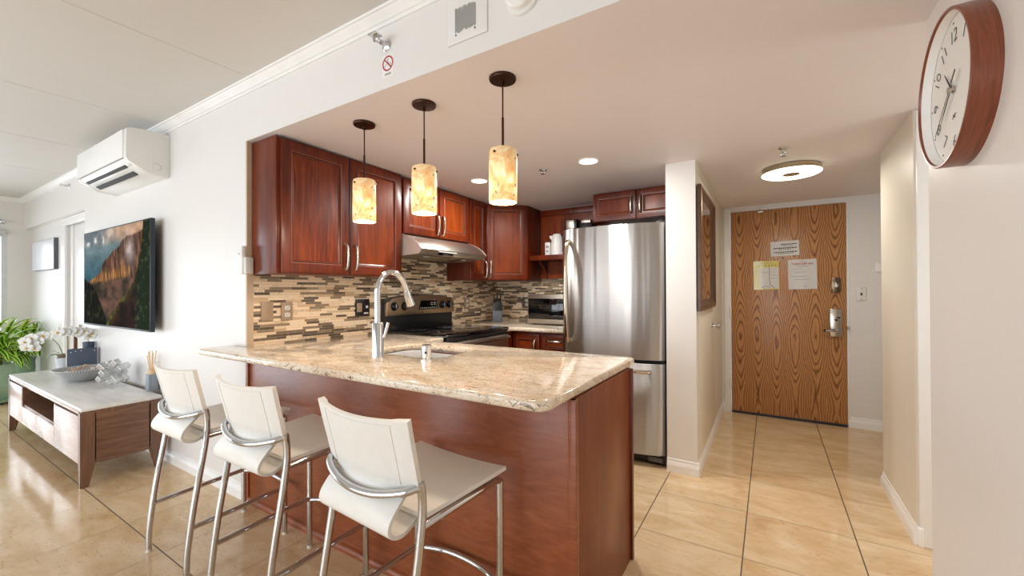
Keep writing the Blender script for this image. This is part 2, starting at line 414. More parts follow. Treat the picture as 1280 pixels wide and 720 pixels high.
m = MB(); m.box(XE, -6.74, 1.345, 1.47, 0, 2.1); m.box(-5.88, -5.82, 1.345, 1.47, 0, 2.1); m.box(-6.74, -5.88, 1.345, 1.47, 2.05, 2.1)
struct(m.build('wall_recess', WALL))
m = MB(); m.box(XE - .15, XE, -3.5, 1.47, -.05, .06); m.box(XE - .15, XE, 1.13, 1.47, .06, 2.02); m.box(XE - .15, XE, -3.5, 1.47, 2.02, LC); m.box(XE - .15, XE, -3.5, -2.6, .06, 2.02)
struct(m.build('wall_end', WALL))
m = MB(); m.box(XE, .62, YS - .15, YS, 2.22, LC); m.box(-.1, .62, YS - .15, YS, 0, 2.22); m.box(XE, -6.7, YS - .15, YS, 0, 2.22); struct(m.build('wall_south', WALL))
XN = .452
m = MB(); m.box(XN, XN + .12, -3.3, 1.905, 0, LC + .02); struct(m.build('wall_right', WALL))
m = MB(); m.box(XN + .12, 2.2, 1.80, 1.905, 0, 2.2); struct(m.build('wall_side_room_south', WALL))
m = MB(); m.box(2.1, 2.2, 1.905, 2.78, 0, .5); m.box(2.1, 2.2, 1.905, 2.78, 1.9, 2.2); m.box(2.1, 2.2, 1.905, 2.0, .5, 1.9); m.box(2.1, 2.2, 2.5, 2.78, .5, 1.9); struct(m.build('wall_side_room', WALL))
m = MB(); m.box(.605, .73, 2.78, 3.49, 0, 2.2); m.box(.73, 2.2, 2.78, 2.9, 0, 2.2); struct(m.build('wall_corridor_right', WALLC))
m = MB(); m.box(.73, 1.25, 3.37, 3.49, 0, 2.2); m.box(1.15, 1.25, 3.49, 5, 0, 2.2); struct(m.build('wall_alcove', WALL))
m = MB(); m.box(-.42, -.35, YD, 5, 0, 2.2); m.box(.605, 1.25, YD, 5, 0, 2.2); m.box(-.35, .605, YD, 5, 2.045, 2.2); struct(m.build('wall_entry', WALL))
m = MB(); m.box(-.612, -.42, 3.02, 3.045, 0, 2.2); struct(m.build('wall_partition_end', WALL))
m = MB(); m.box(-.612, -.42, 3.045, 5, 0, 2.2); struct(m.build('wall_partition', WALLC))
m = MB(); m.box(XK - .13, XK, YH + .12, YB + .12, 0, 2.25); struct(m.build('wall_kitchen', WALL))
m = MB(); m.box(XK, -.612, YB, YB + .12, 0, 2.25); struct(m.build('wall_kitchen_back', WALL))
m = MB(); m.box(XK, XK + .012, YH + .03, YB, .9, 1.372); struct(m.build('wall_backsplash_left', MOSAIC))
m = MB(); m.box(XK + .012, -1.3, YB - .012, YB, .9, 1.372); struct(m.build('wall_backsplash_back', MOSAIC))
# mosaic also fills the gap under the hood
m = MB(); m.box(XK, XK + .012, 2.25, 3.09, 1.372, 1.68); struct(m.build('wall_backsplash_hood', MOSAIC))
# crown moulding: profile (distance from wall, height)
crown = [(0, 2.432), (.010, 2.432), (.012, 2.444), (.020, 2.447), (.030, 2.458), (.042, 2.467), (.048, 2.474), (.056, 2.475), (.058, LC), (0, LC)]
m = MB(); m.poly([(YH - a, z) for a, z in crown], 'x', XE, XN); struct(m.build('trim_crown', TRIMW, ang=20))
m = MB(); m.poly([(XE + a, z) for a, z in crown], 'y', YS, YH); struct(m.build('trim_crown_end', TRIMW, ang=20))
# skirting
def base(name, pts, prof=((0, 0), (.014, 0), (.014, .05), (.011, .058), (.009, .066), (.005, .072), (.004, .088), (0, .092)), mat=None):
    (x0, y0), (x1, y1) = pts; d = Vector((x1 - x0, y1 - y0, 0)); L = d.length; d.normalize(); nrm = Vector((d.y, -d.x, 0))
    X = Matrix((d, nrm, Vector((0, 0, 1)))).transposed().to_4x4(); X.translation = (x0, y0, 0)
    m = MB(X); m.poly([(a, b) for a, b in prof], 'x', 0, L); struct(m.build(name, mat or TRIMW, ang=20))
base('baseboard_television', ((-5.82, YH), (XK - .005, YH)))
base('baseboard_recess', ((XE, 1.345), (-6.9, 1.345)))
base('baseboard_partition_end', ((-.612, 3.02), (-.406, 3.02)))
base('baseboard_partition', ((-.42, 3.0205), (-.42, 4.82)))
base('baseboard_entry', ((.60, YD), (1.15, YD)))
base('baseboard_entry_left', ((-.42, YD), (-.345, YD)))
base('baseboard_corridor', ((.605, 3.49), (.605, 2.77)))
base('baseboard_end', ((XE, 1.135), (XE, 1.345)))
# white end of the corridor wall, tan tile edge at the kitchen corner
m = MB(); m.box(.612, .70, 2.758, 2.78, 0, 2.12, .003); m.box(.604, .625, 2.75, 2.80, 0, .09, .004); struct(m.build('trim_casing_corridor', TRIMW))
m = MB(); m.box(XK - .001, XK + .013, YH - .003, YH + .035, .9, zc(YH)); struct(m.build('trim_tile_edge', TILEEDGE))
m = MB(); m.box(-2.08, -1.36, YB - .02, YB, 2.085, 2.11); struct(m.build('trim_valance_gap', TRIMW))
# windows
def window(name, X, w, h, nx, bars=()):
    m = MB(X); f = .045
    m.box(0, w, 0, f, -.05, .02); m.box(0, w, h - f, h, -.05, .02); m.box(0, f, f, h - f, -.05, .02); m.box(w - f, w, f, h - f, -.05, .02)
    for i in range(1, nx): m.box(w * i / nx - f / 2, w * i / nx + f / 2, f, h - f, -.04, .012)
    o = struct(m.build(name, plain(name + '_frame', lin(214, 216, 218), .35)))
    for i in range(nx):
        m = MB(X); m.box(w * i / nx + .01, w * (i + 1) / nx - .01, .01, h - .01, -.012, -.006); m.build('pane', GLASS, o)
    return o
window('window_1', frame((XE - .03, -2.6, .06), (0, 1, 0), (0, 0, 1)), 3.73, 1.96, 3)
window('window_2', frame((-.1, YS - .03, .02), (-1, 0, 0), (0, 0, 1)), 6.6, 2.2, 4)
window('window_3', frame((2.13, 2.5, .5), (0, -1, 0), (0, 0, 1)), .5, 1.4, 1)
m = MB(); m.box(XE, XE + .05, -2.65, 1.11, 2.0, 2.06, .004); struct(m.build('trim_blind_rail', plain('blind_rail', lin(206, 206, 204), .4)))
# white door in the recess, left of the television
m = MB(); m.box(-6.885, -6.74, 1.32, 1.345, 0, 2.0, .003); m.box(-6.885, -5.825, 1.32, 1.345, 2.0, 2.085, .004)
struct(m.build('trim_recess_door_casing', TRIMW))
m = MB(); m.box(-6.735, -5.885, 1.375, 1.41, .01, 2.04, .003); d2 = struct(m.build('door_2', plain('white_door_paint', lin(232, 232, 231), .36, var=.02)))
m = MB(); m.box(-6.72, -6.63, 1.36, 1.377, .02, 2.03, .003); m.build('stile', TRIMW, d2)
m = MB(); m.box(-6.40, -6.36, 1.352, 1.376, .80, .90, .003); m.build('latch_plate', NICKEL, d2)
# flush closet door in the corridor partition
m = MB(); m.box(-.4215, -.414, 3.10, 4.02, .10, 2.04, .002); d3 = struct(m.build('door_3', WALLC))
m = MB(); m.lathe([(0, .0), (.024, .0), (.024, .006), (.010, .010), (.009, .03), (.022, .04), (.026, .052), (.020, .064), (0, .068)], (-.414, 3.82, .955), 'x', 20); m.build('knob', CHROME, d3)
m = MB(); m.box(-.418, -.409, 3.07, 3.095, 1.21, 1.30, .002); m.cyl((-.408, 3.096, 1.205), (-.408, 3.096, 1.305), .005); m.build('hinge', NICKEL, d3)
# entry door: oak veneer
def m_oak():
    t = NT('oak_veneer'); v = t.obj(); s = t.n('SeparateXYZ', {0: v}).outputs
    st = t.ma('DIVIDE', t.ma('ADD', s[0], .335), .1545); ids = t.ma('FLOOR', st)
    u = t.ma('SUBTRACT', t.ma('FRACT', st), .5); ur = t.ma('ABSOLUTE', u)
    rn = t.n('TexWhiteNoise', {'W': ids}, noise_dimensions='1D').outputs['Value']
    wob = t.noise(t.scale(v, 3.5, 1, 1.6), 1.6, 4., .55, .3)
    wob = t.ma('MULTIPLY_ADD', t.ma('SUBTRACT', wob, .5), 1.15, 0.)
    zz = t.ma('MULTIPLY_ADD', rn, .12, s[2])
    cz = t.ma('COSINE', t.ma('MULTIPLY', t.ma('SUBTRACT', zz, .83), 2 * PI / 1.22))
    g = t.ma('MULTIPLY_ADD', t.ma("POWER", ur, 1.7), 4.0, t.ma('MULTIPLY', cz, -.72)); g = t.ma('ADD', g, wob)
    ringw = t.ma('FRACT', t.ma('MULTIPLY', g, 2.9)); fineg = t.noise(t.scale(v, 170, 1, 5), 1.2, 3., .6); pore = t.noise(t.scale(v, 420, 1, 9), 1., 2.)
    line = t.ramp(ringw, [(0, (.35, .35, .35, 1)), (.35, (0, 0, 0, 1)), (.66, (.3, .3, .3, 1)), (.82, (1, 1, 1, 1)), (.96, (1, 1, 1, 1)), (1, (.35, .35, .35, 1))])
    c = t.ramp(fineg, [(.3, lin(182, 127, 78)), (.55, lin(197, 144, 92)), (.75, lin(208, 156, 104))])
    c = t.mix(t.ma('MULTIPLY', line, .9), c, lin(116, 70, 38)); c = t.mix(t.ramp(pore, [(.58, (0, 0, 0, 1)), (.66, (.22, .22, .22, 1))]), c, lin(130, 84, 48))
    return t.bsdf(Base_Color=c, Roughness=.36, Coat_Weight=.2, Coat_Roughness=.2)
OAK = m_oak()
m = MB(); m.box(-.337, .591, 4.80, 4.845, .012, 2.036, .002); d1 = struct(m.build('door_1', OAK))
m = MB(); m.box(-.40, -.343, 4.803, 4.87, 0, 2.075, .003); m.box(-.40, .598, 4.815, 4.87, 2.04, 2.06, .002); m.box(.594, .612, 4.812, 4.87, 0, 2.06, .002); struct(m.build('trim_door_frame', TRIMW))
m = MB(); m.box(-.335, .592, 4.792, 4.84, 0, .022, .003); struct(m.build('trim_threshold', plain('dark_threshold', lin(58, 58, 66), .5, .4)))
for z in (.30, 1.02, 1.72):
    m = MB(); m.box(-.352, -.334, 4.794, 4.806, z - .05, z + .05, .002); m.cyl((-.342, 4.795, z - .052), (-.342, 4.795, z + .052), .006); m.build('hinge', TRIMW, d1)
m = MB(); m.box(-.10, -.05, 4.785, 4.80, 2.012, 2.03, .002); m.cyl((-.075, 4.79, 2.02), (-.075, 4.79, 2.045), .006); m.build('door_stop', NICKEL, d1)
m = MB(); m.box(.468, .556, 4.778, 4.80, .815, 1.068, .004); lk = m.build('lock_plate', NICKEL, d1)
m = MB(); m.cyl((.530, 4.778, .868), (.530, 4.735, .868), .014); m.tube([(.530, 4.737, .868), (.47, 4.735, .872), (.43, 4.737, .874)], .011, 12); m.build('lever_handle', CHROME, lk)
m = MB(); m.cyl((.415, 4.737, .874), (.432, 4.737, .874), .0115); m.build('lever_tip', BLACK, lk)
m = MB(); m.cyl((.512, 4.779, .97), (.512, 4.770, .97), .011); m.box(.515, .545, 4.772, 4.779, .985, .997, .002); m.build('thumb_turn', INK, lk)
m = MB(); m.poly([(.480, 1.225), (.514, 1.215), (.548, 1.225), (.548, 1.35), (.514, 1.36), (.480, 1.35)], 'y', 4.775, 4.80, .004); db = m.build('deadbolt_plate', plain('antique_brass', lin(120, 104, 84), .28, 1., .2, 30.), d1)
m = MB(); m.cyl((.514, 4.776, 1.285), (.514, 4.762, 1.285), .017); m.box(.508, .520, 4.752, 4.764, 1.262, 1.308, .003); m.build('thumb_turn', NICKEL, db)
m = MB(); m.cyl((.60, 4.80, .90), (.60, 4.785, .90), .012); m.ball((.60, 4.782, .90), .013); m.build('strike_knob', NICKEL, d1)
m = MB(); m.cyl((.11, 4.80, 1.555), (.11, 4.794, 1.555), .008, 14); m.build('peephole', BLACK, d1)

# ---------------------------------------------------------------- kitchen cabinets
def handle(X, L, parent, mt=None):
    """bowed bar pull; X: origin at its middle, u across, v along, n outward"""
    m = MB(X)
    pts = [(0, -L / 2, 0), (0, -L / 2 * .96, .016), (0, -L * .33, .027), (0, 0, .031), (0, L * .33, .027), (0, L / 2 * .96, .016), (0, L / 2, 0)]
    m.tube(pts, .009, 10, smooth=4)
    for sg in (-1, 1): m.cyl((0, sg * L / 2, 0), (0, sg * L / 2, .006), .010, 12)
    return m.build('handle', mt or NICKEL, parent)
def cab_door(root, X, w, h, name='door', hd=None, L=.16, fr=.058):
    """raised door; hd: (u, v, vertical) of the handle"""
    t = .020
    m = MB(X)
    m.nested(w, h, [(.0, 0), (0, t - .004), (.0015, t - .001), (.005, t), (fr, t), (fr + .003, t - .001, 2), (fr + .006, t - .007, 1), (fr + .010, t - .009, 1), (fr + .013, t - .007, 2), (fr + .019, t - .010)])
    d = m.build(name, [CHERRY, GLAZE, BEAD], root, ang=25)
    m = MB(X); k = fr + .019
    m.nested(w, h, [(k, t - .0105), (k, t - .010), (k + .03, t - .0065), (k + .032, t - .0062)] if False else [(k - .001, t - .0102), (k, t - .010)])
    m.box(k - .001, w - k + .001, k - .001, h - k + .001, t - .016, t - .010)
    m.build('panel', CHERRYP, d)
    if hd:
        u, v, vert = hd
        Xh = X @ Matrix.Translation((u, v, t)) @ (Matrix() if vert else Matrix.Rotation(PI / 2, 4, 'Z'))
        handle(Xh, L, d)
    return d
XC = -2.392                     # front of the left upper cabinets
Ux, Vz = (0, 1, 0), (0, 0, 1)
def upper(label, y0, y1, z0, z1, doors):
    r = thing('wall_cabinet', label, 'cabinet', (XK + .0125, y0, z0))
    m = MB(); m.box(XK + .0125, XC, y0, y1, z0, z1, .0015); m.build('body', CHERRY, r)
    for (a, b, hd) in doors:
        cab_door(r, frame((XC, a, z0 + .006), Ux, Vz), b - a, z1 - z0 - .016, hd=hd)
    return r
h1 = 2.140 - 1.355 - .016
ca = upper('two-door cherry wall cabinet nearest the bar, its red side panel facing the room', 1.318, 2.246, 1.355, 2.141,
      [(1.326, 1.776, (.42, .115, True)), (1.790, 2.240, (.03, .115, True))])
m = MB(); m.box(XK + .0126, XC - .0, 1.304, 1.318, 1.352, 2.146, .002); m.build('side_panel', CHERRY, ca)
m = MB(); m.box(XC - .001, XC + .021, 1.776, 1.790, 1.36, 2.13, .001); m.build('centre_stile', GLAZE, ca)
cb = upper('short two-door cherry cabinet above the range hood', 2.256, 3.082, 1.69, 2.122,
      [(2.262, 2.660, (.37, .105, True)), (2.672, 3.070, (.028, .105, True))])
cc = upper('narrow single-door cherry wall cabinet right of the range hood', 3.088, 3.358, 1.352, 2.120, [(3.096, 3.352, (.225, .10, True))])
# diagonal corner cabinet
P0, P1 = Vector((XC, 3.366, 0)), Vector((-2.085, 3.68, 0)); dg = (P1 - P0); dL = dg.length; dg.normalize(); nn = Vector((dg.y, -dg.x, 0))
r = thing('corner_wall_cabinet', 'diagonal corner wall cabinet with one cherry door, beside the open shelf', 'cabinet', (-2.4, 3.6, 1.352))
m = MB(); m.poly([(XK + .0125, 3.366), (P0.x, P0.y), (P1.x, P1.y), (P1.x, YB - .0125), (XK + .0125, YB - .0125)], 'z', 1.352, 2.112, .0015); m.build('body', CHERRY, r)
cab_door(r, frame(P0 + Vector((0, 0, 1.358)) + dg * .012 + nn * .0005, dg, Vz), dL - .024, .748, hd=(.032, .11, True))
# open shelf unit between corner cabinet and fridge cabinet
r = thing('open_shelf_unit', 'open cherry shelf niche with a bracket, left of the fridge', 'shelf', (-1.72, YB - .02, 1.37))
m = MB(); m.box(-2.083, -1.352, YB - .03, YB - .0125, 1.374, 2.10); m.build('back_panel', CHERRYP, r)
m = MB(); m.box(-2.083, -1.352, YB - .052, YB - .031, 2.035, 2.098, .002); m.build('valance', CHERRY, r)
m = MB(); m.box(-2.083, -1.415, 3.70, YB - .031, 1.553, 1.603, .003); m.build('shelf_board', CHERRY, r)
m = MB(); m.poly([(YB - .032, 1.375), (YB - .032, 1.552), (YB - .21, 1.552), (YB - .19, 1.535), (YB - .12, 1.505), (YB - .07, 1.45), (YB - .055, 1.375)], 'x', -2.03, -2.0, .003); m.build('bracket', CHERRY, r)
# cabinet above fridge
r = thing('fridge_top_cabinet', 'shallow two-door cherry cabinet above the steel fridge', 'cabinet', (-.98, 3.7, 1.86))
m = MB(); m.box(-1.350, -.618, 3.58, YB - .001, 1.858, 2.113, .0015); m.build('body', CHERRY, r)
for a, b, u in ((-1.346, -.966, .345), (-.955, -.622, .03)):
    cab_door(r, frame((a, 3.58, 1.862), (1, 0, 0), Vz), b - a, .246, hd=(u, .12, True), L=.15, fr=.05)
# base cabinets
r = thing('base_cabinet', 'low cherry cabinet with one door under the back counter, beside the range', 'cabinet', (-2.2, 3.6, 0))
m = MB(); m.poly([(XK + .001, 3.095), (-2.005, 3.095), (-2.005, 3.235), (-1.70, 3.235), (-1.70, YB - .013), (XK + .001, YB - .013)], 'z', .09, .878); m.poly([(XK + .001, 3.1), (-2.06, 3.1), (-2.06, 3.29), (-1.70, 3.29), (-1.70, YB - .02), (XK + .001, YB - .02)], 'z', 0, .09); m.build('body', CHERRY, r)
cab_door(r, frame((-1.985, 3.235, .12), (1, 0, 0), Vz), .268, .745, hd=(.232, .63, True), L=.13, fr=.045)
r = thing('drawer_base_cabinet', 'low cherry drawer cabinet under the microwave, beside the fridge', 'cabinet', (-1.55, 3.6, 0))
m = MB(); m.box(-1.698, -1.425, 3.235, YB - .013, .09, .878); m.box(-1.698, -1.425, 3.29, YB - .02, 0, .09); m.build('body', CHERRY, r)
for z0, hh in ((.72, .145), (.415, .295), (.11, .295)):
    cab_door(r, frame((-1.692, 3.235, z0), (1, 0, 0), Vz), .262, hh, 'drawer', (.131, hh - .045 if hh > .2 else hh / 2 + .02, False), .13, .03 if hh < .2 else .045)
# peninsula
XP = -.552
r = thing('bar_peninsula', 'dark cherry bar base with plain front and end panels under the granite top', 'kitchen counter base', (-1.6, 1.6, 0))
m = MB(); m.box(XK + .02, XP - .02, 1.30, 1.94, .0, .30); m.box(XK + .02, XP - .02, 1.30, 1.36, .3, .882); m.box(XP - .08, XP - .02, 1.3, 1.94, .3, .882); m.box(XK + .02, XP - .02, 1.90, 1.94, .3, .882); m.build('carcass', CHERRY, r)
m = MB(); m.box(XK + .003, XP, 1.284, 1.302, 0, .884, .001); m.build('front_panel', CHERRYD, r)
m = MB(); m.box(XP - .022, XP - .004, 1.302, 1.945, 0, .884, .001); m.build('end_panel', ENDP, r)
m = MB(); m.box(XP - .025, XP + .004, 1.281, 1.304, 0, .884, .002); m.build('corner_stile', CHERRYD, r)
m = MB(); m.box(XP - .022, XP + .006, 1.930, 1.958, 0, .884, .003); m.build('rear_stile', CHERRY, r)
m = MB(); m.box(XK + .001, XK + .03, 1.274, 1.29, 0, .884, .002); m.build('wall_stile', CHERRYD, r)
m = MB(); m.poly([(1.284, 0), (1.266, 0), (1.266, .012), (1.270, .024), (1.277, .03), (1.284, .032)], 'x', XK + .03, XP - .03); m.build('shoe_moulding', CHERRYD, r)
for i in range(4):
    cab_door(r, frame((XP - .03 - i * .5, 1.940, .11), (-1, 0, 0), Vz), .49, .76, hd=(.045, .66, True))
# ---------------------------------------------------------------- granite
ZT, ZB = .920, .884
def slab(m, outer, holes=(), z0=ZB, z1=ZT, bev=.013):
    t = bmesh.new(); es = []
    for loop in [outer] + list(holes):
        vs = [t.verts.new((p[0], p[1], z0)) for p in loop]
        es += [t.edges.new((vs[i], vs[(i + 1) % len(vs)])) for i in range(len(vs))]
    bmesh.ops.triangle_fill(t, use_beauty=True, use_dissolve=False, edges=es)
    g = bmesh.ops.extrude_face_region(t, geom=t.faces[:])
    bmesh.ops.translate(t, verts=[v for v in g['geom'] if isinstance(v, bmesh.types.BMVert)], vec=(0, 0, z1 - z0))
    bmesh.ops.recalc_face_normals(t, faces=t.faces[:])
    bmesh.ops.bevel(t, geom=[e for e in t.edges if len(e.link_faces) == 2 and e.calc_face_angle(0) > 1.2 and abs(e.verts[0].co.z - e.verts[1].co.z) < 1e-5],
                    offset=bev, segments=4, affect='EDGES', profile=.5)
    m.merge(t)
SX0, SX1, SY0, SY1 = -1.905, -1.395, 1.525, 1.905
m = MB()
out = [(XK + .0125, 2.252), (XK + .0125, YH - .004), (-2.835, YH - .004)] + rrect(-2.835, -.562, 1.088, 2.055, [.05, .03, 0, .035])[-7:][::1]
fr_ = rrect(-2.835, -.562, 1.088, 2.055, [.05, .03, 0, .035])
# order: front right corner, back right corner, (skip), front left corner
out = [(XK + .0125, YH - .004), (-2.835, YH - .004)] + fr_[15:22] + fr_[0:7] + fr_[7:14] + [(-1.95, 2.055), (-1.95, 2.10), (-1.97, 2.14), (-1.97, 2.252), (XK + .0125, 2.252)]
slab(m, out, [rrect(SX0, SX1, SY0, SY1, .085)])
r = thing('bar_countertop', 'long beige granite bar top with rounded edge, holding the sink and tap', 'countertop', (-1.6, 1.6, ZB))
m.build('granite_top', GRAN, r, ang=50)
# undermount sink
m = MB(); lp = []
def ring(ins, z, rr): return [(x, y, z) for x, y in rrect(SX0 + ins, SX1 - ins, SY0 + ins, SY1 - ins, rr)]
R = [ring(-.012, ZB - .001, .095), ring(.002, ZB - .001, .085), ring(.008, ZB - .02, .08), ring(.014, .735, .075), ring(.04, .70, .06), ring(.15, .694, .03)]
vs = [p for q in R for p in q]; n = len(R[0])
m.add(vs, [(a * n + k, a * n + (k + 1) % n, (a + 1) * n + (k + 1) % n, (a + 1) * n + k) for a in range(len(R) - 1) for k in range(n)] + [tuple((len(R) - 1) * n + k for k in range(n))])
r = thing('sink', 'undermounted stainless steel sink set into the granite bar top', 'sink', (-1.65, 1.7, .694))
m.build('bowl', SINKM, r)
m = MB(); m.lathe([(0, .695), (.022, .695), (.03, .697), (.042, .699), (.045, .696)], (-1.65, 1.72, 0)); m.build('drain', CHROMEB, r)
m = MB()
slab(m, [(XK + .0125, 3.088), (-1.97, 3.088), (-1.97, 3.165), (-1.955, 3.185), (-1.935, 3.192), (-1.42, 3.192), (-1.42, YB - .0125), (XK + .0125, YB - .0125)])
tag(m.build('corner_countertop', GRAN, origin=(-2.2, 3.6, ZB), ang=50), 'beige granite corner counter carrying the microwave and knife block', 'countertop')
# ---------------------------------------------------------------- tap and air gap
FX, FY = -1.675, 1.42
r = thing('kitchen_tap', 'tall chrome pull-down kitchen tap with arched neck standing before the sink', 'tap', (FX, FY, ZT))
m = MB(); m.lathe([(0, ZT), (.030, ZT), (.030, ZT + .006), (.0285, ZT + .01), (.0285, ZT + .168), (.026, ZT + .174), (0, ZT + .175)], (FX, FY, 0)); m.build('base', CHROMEB, r)
D = Vector((.02, 1, 0)).normalized(); P = lambda s_, z: Vector((FX, FY, z)) + D * s_
m = MB(); m.tube([P(0, ZT + .17), P(0, 1.17), P(0, 1.25), P(.010, 1.292), P(.042, 1.332), P(.088, 1.348), P(.136, 1.335), P(.170, 1.300), P(.190, 1.258), P(.196, 1.240)], .0155, 16, smooth=6); m.build('neck', CHROMEB, r)
m = MB(); m.tube([P(.192, 1.250), P(.205, 1.215), P(.224, 1.172)], (.0185, .024), 16, smooth=4); m.build('spray_head', CHROMEB, r)
m = MB(); m.tube([P(.2235, 1.1735), P(.2255, 1.1685)], .021, 16, smooth=1); m.build('nozzle', BLACK, r)
S = Vector((.85, .52, 0)).normalized()
m = MB(); m.tube([Vector((FX, FY, 1.02)) + S * .02, Vector((FX, FY, 1.028)) + S * .034, Vector((FX, FY, 1.092)) + S * .052], .0085, 12, smooth=4); m.build('lever', CHROMEB, r)
m = MB(); m.lathe([(0, ZT), (.028, ZT), (.028, ZT + .006), (.024, ZT + .008), (.024, ZT + .066), (.02, ZT + .071), (0, ZT + .072)], (-1.41, 1.487, 0))
r = thing('air_gap_cap', 'short chrome dishwasher air gap cap right of the tap', 'air gap', (-1.41, 1.487, ZT)); m.build('cap', CHROMEB, r)
m = MB(); m.box(-1.400, -1.384, 1.465, 1.4625, ZT + .03, ZT + .04); m.build('slot', BLACK, r)
# ---------------------------------------------------------------- range
y0, y1 = 2.262, 3.080; SXF = -1.955
r = thing('range', 'black glass-top range with bronze toned control panel against the mosaic wall', 'stove', (-2.3, 2.67, 0))
m = MB(); m.box(XK + .09, SXF - .03, y0, y1, .08, .905, .004); m.box(XK + .09, SXF - .08, y0 + .02, y1 - .02, 0, .08); m.build('body', BLACK, r)
m = MB(); m.box(XK + .085, SXF + .012, y0 - .006, y1 + .004, .905, .934, .01, 3); ct = m.build('cooktop', BLACKG, r)
for (bx, by, br) in ((-2.17, 2.46, .105), (-2.17, 2.87, .085), (-2.44, 2.46, .075), (-2.44, 2.87, .105)):
    m = MB(); m.lathe([(br - .002, .9342), (br + .002, .9346), (br + .002, .9342)], (bx, by, 0)); m.lathe([(br * .55, .9342), (br * .55 + .0025, .9345), (br * .55 + .003, .9342)], (bx, by, 0)); m.build('burner_ring', plain('grey_burner_print', lin(90, 90, 94), .3) if 'grey_burner_print' not in bpy.data.materials else bpy.data.materials['grey_burner_print'], ct)
m = MB(); m.box(SXF - .03, SXF + .004, y0 + .004, y1 - .004, .878, .904, .004); m.build('front_rail', BLACK, r)
m = MB(); m.box(SXF - .03, SXF + .012, y0 + .004, y1 - .004, .26, .874, .008); dr = m.build('oven_door', STEELH, r)
m = MB(); m.box(SXF + .010, SXF + .0135, y0 + .12, y1 - .12, .38, .70, .001); m.build('oven_window', BLACKG, dr)
m = MB(); m.tube([(SXF + .01, y0 + .05, .842), (SXF + .05, y0 + .06, .850), (SXF + .055, y0 + .10, .852), (SXF + .058, (y0 + y1) / 2, .852), (SXF + .055, y1 - .10, .852), (SXF + .05, y1 - .06, .850), (SXF + .01, y1 - .05, .842)], .014, 12, smooth=5); m.build('oven_handle', NICKEL, dr)
m = MB(); m.box(SXF - .03, SXF + .008, y0 + .004, y1 - .004, .09, .25, .008); m.build('drawer', STEELH, r)
m = MB(); m.box(XK + .013, XK + .085, y0, y1, .90, 1.19, .004); m.build('backguard', BLACK, r)
# control panel: arched top, rounded corners, leaning back slightly
arc = []
N = 14
for i in range(N + 1):
    t_ = i / N; yy = y0 + .012 + (y1 - y0 - .024) * t_; arc.append((yy, 1.182 + .030 * (1 - (2 * t_ - 1) ** 2) - (.022 if i in (0, N) else 0)))
pan = [(y0 - .002, 1.05), (y1 + .002, 1.05), (y1 + .002, 1.14), (y1 - .003, 1.158)] + arc[::-1] + [(y0 + .003, 1.158), (y0 - .002, 1.14)]
m = MB(); m.poly(pan, 'x', XK + .085, XK + .108, .004); cp = m.build('control_panel', BRONZE, r)
m = MB(); m.poly([(a, b + .006 if b > 1.1 else b - .008) for a, b in pan], 'x', XK + .02, XK + .084, .006); m.build('panel_back', BLACK, cp)
xp = XK + .108
for yy in (y0 + .075, y0 + .185, y1 - .165, y1 - .075):
    m = MB(); m.lathe([(.036, 0), (.036, .003), (0, .004)], (xp, yy, 1.125), 'x', 24); m.lathe([(.027, .003), (.026, .02), (.022, .026), (0, .027)], (xp, yy, 1.125), 'x', 24); kb = m.build('knob', BLACK, cp)
    m = MB(); m.box(xp + .026, xp + .031, yy - .005, yy + .005, 1.105, 1.146, .002); m.build('pointer', STEEL, kb)
m = MB(); m.poly([(y0 + .345, 1.09), (y0 + .60, 1.09), (y0 + .575, 1.165), (y0 + .375, 1.168)], 'x', xp - .002, xp + .003, .002); ds = m.build('display', BLACKG, cp)
m = MB(); m.tube([(xp + .002, y0 + .60, 1.085), (xp + .003, y0 + .588, 1.14), (xp + .002, y0 + .57, 1.17), (xp + .002, y0 + .54, 1.173)], .003, 8, smooth=4); m.build('display_trim', CHROME, cp)
BTN = plain('grey_button_print', lin(190, 188, 182), .5)
m = MB()
for i in range(9): m.box(xp + .003, xp + .004, y0 + .36 + i * .025, y0 + .373 + i * .025, 1.10, 1.106)
for i in range(4): m.box(xp + .003, xp + .004, y0 + .50 + (i % 2) * .035, y0 + .52 + (i % 2) * .035, 1.125 + (i // 2) * .018, 1.132 + (i // 2) * .018)
m.build('button_print', BTN, ds)
m = MB(); m.lathe([(0, 0), (.006, 0), (.006, .002), (0, .0025)], (xp, y0 + .40, 1.066), 'x', 14); m.build('maker_badge', BLACK, cp)
# ---------------------------------------------------------------- hood
r = thing('range_hood', 'low stainless steel range hood under the short cabinet', 'range hood', (-2.4, 2.67, 1.5))
hp = [(XK + .013, 1.686), (-2.385, 1.686), (-2.33, 1.668), (-2.275, 1.642), (-2.225, 1.608), (-2.186, 1.568), (-2.190, 1.560), (-2.215, 1.528), (-2.24, 1.526), (-2.25, 1.534), (XK + .013, 1.534)]
m = MB(); m.poly(hp, 'y', 2.262, 3.080, .002); hb = m.build('shell', STEELH, r)
m = MB(); m.poly([(a + (.0 if a < -2.6 else .001), b + .001) for a, b in hp[:8]] + [(-2.39, 1.520), (XK + .014, 1.520)], 'y', 2.257, 2.262); m.build('end_cap', HCAP, r)
m = MB(); m.poly([(a + (.0 if a < -2.6 else .001), b + .001) for a, b in hp[:8]] + [(-2.39, 1.520), (XK + .014, 1.520)], 'y', 3.080, 3.085); m.build('end_cap', HCAP, r)
FILT = m_brushed('filter_mesh', lin(186, 174, 156), .35, (240, 240, 20), k=.3)
for a, b in ((2.275, 2.665), (2.677, 3.067)):
    m = MB(); m.box(XK + .03, -2.262, a, b, 1.522, 1.533, .003); m.build('filter', FILT, r)
Xh = frame((-2.2005, 2.44, 1.544), (0, 1, 0), (.55, 0, .8))
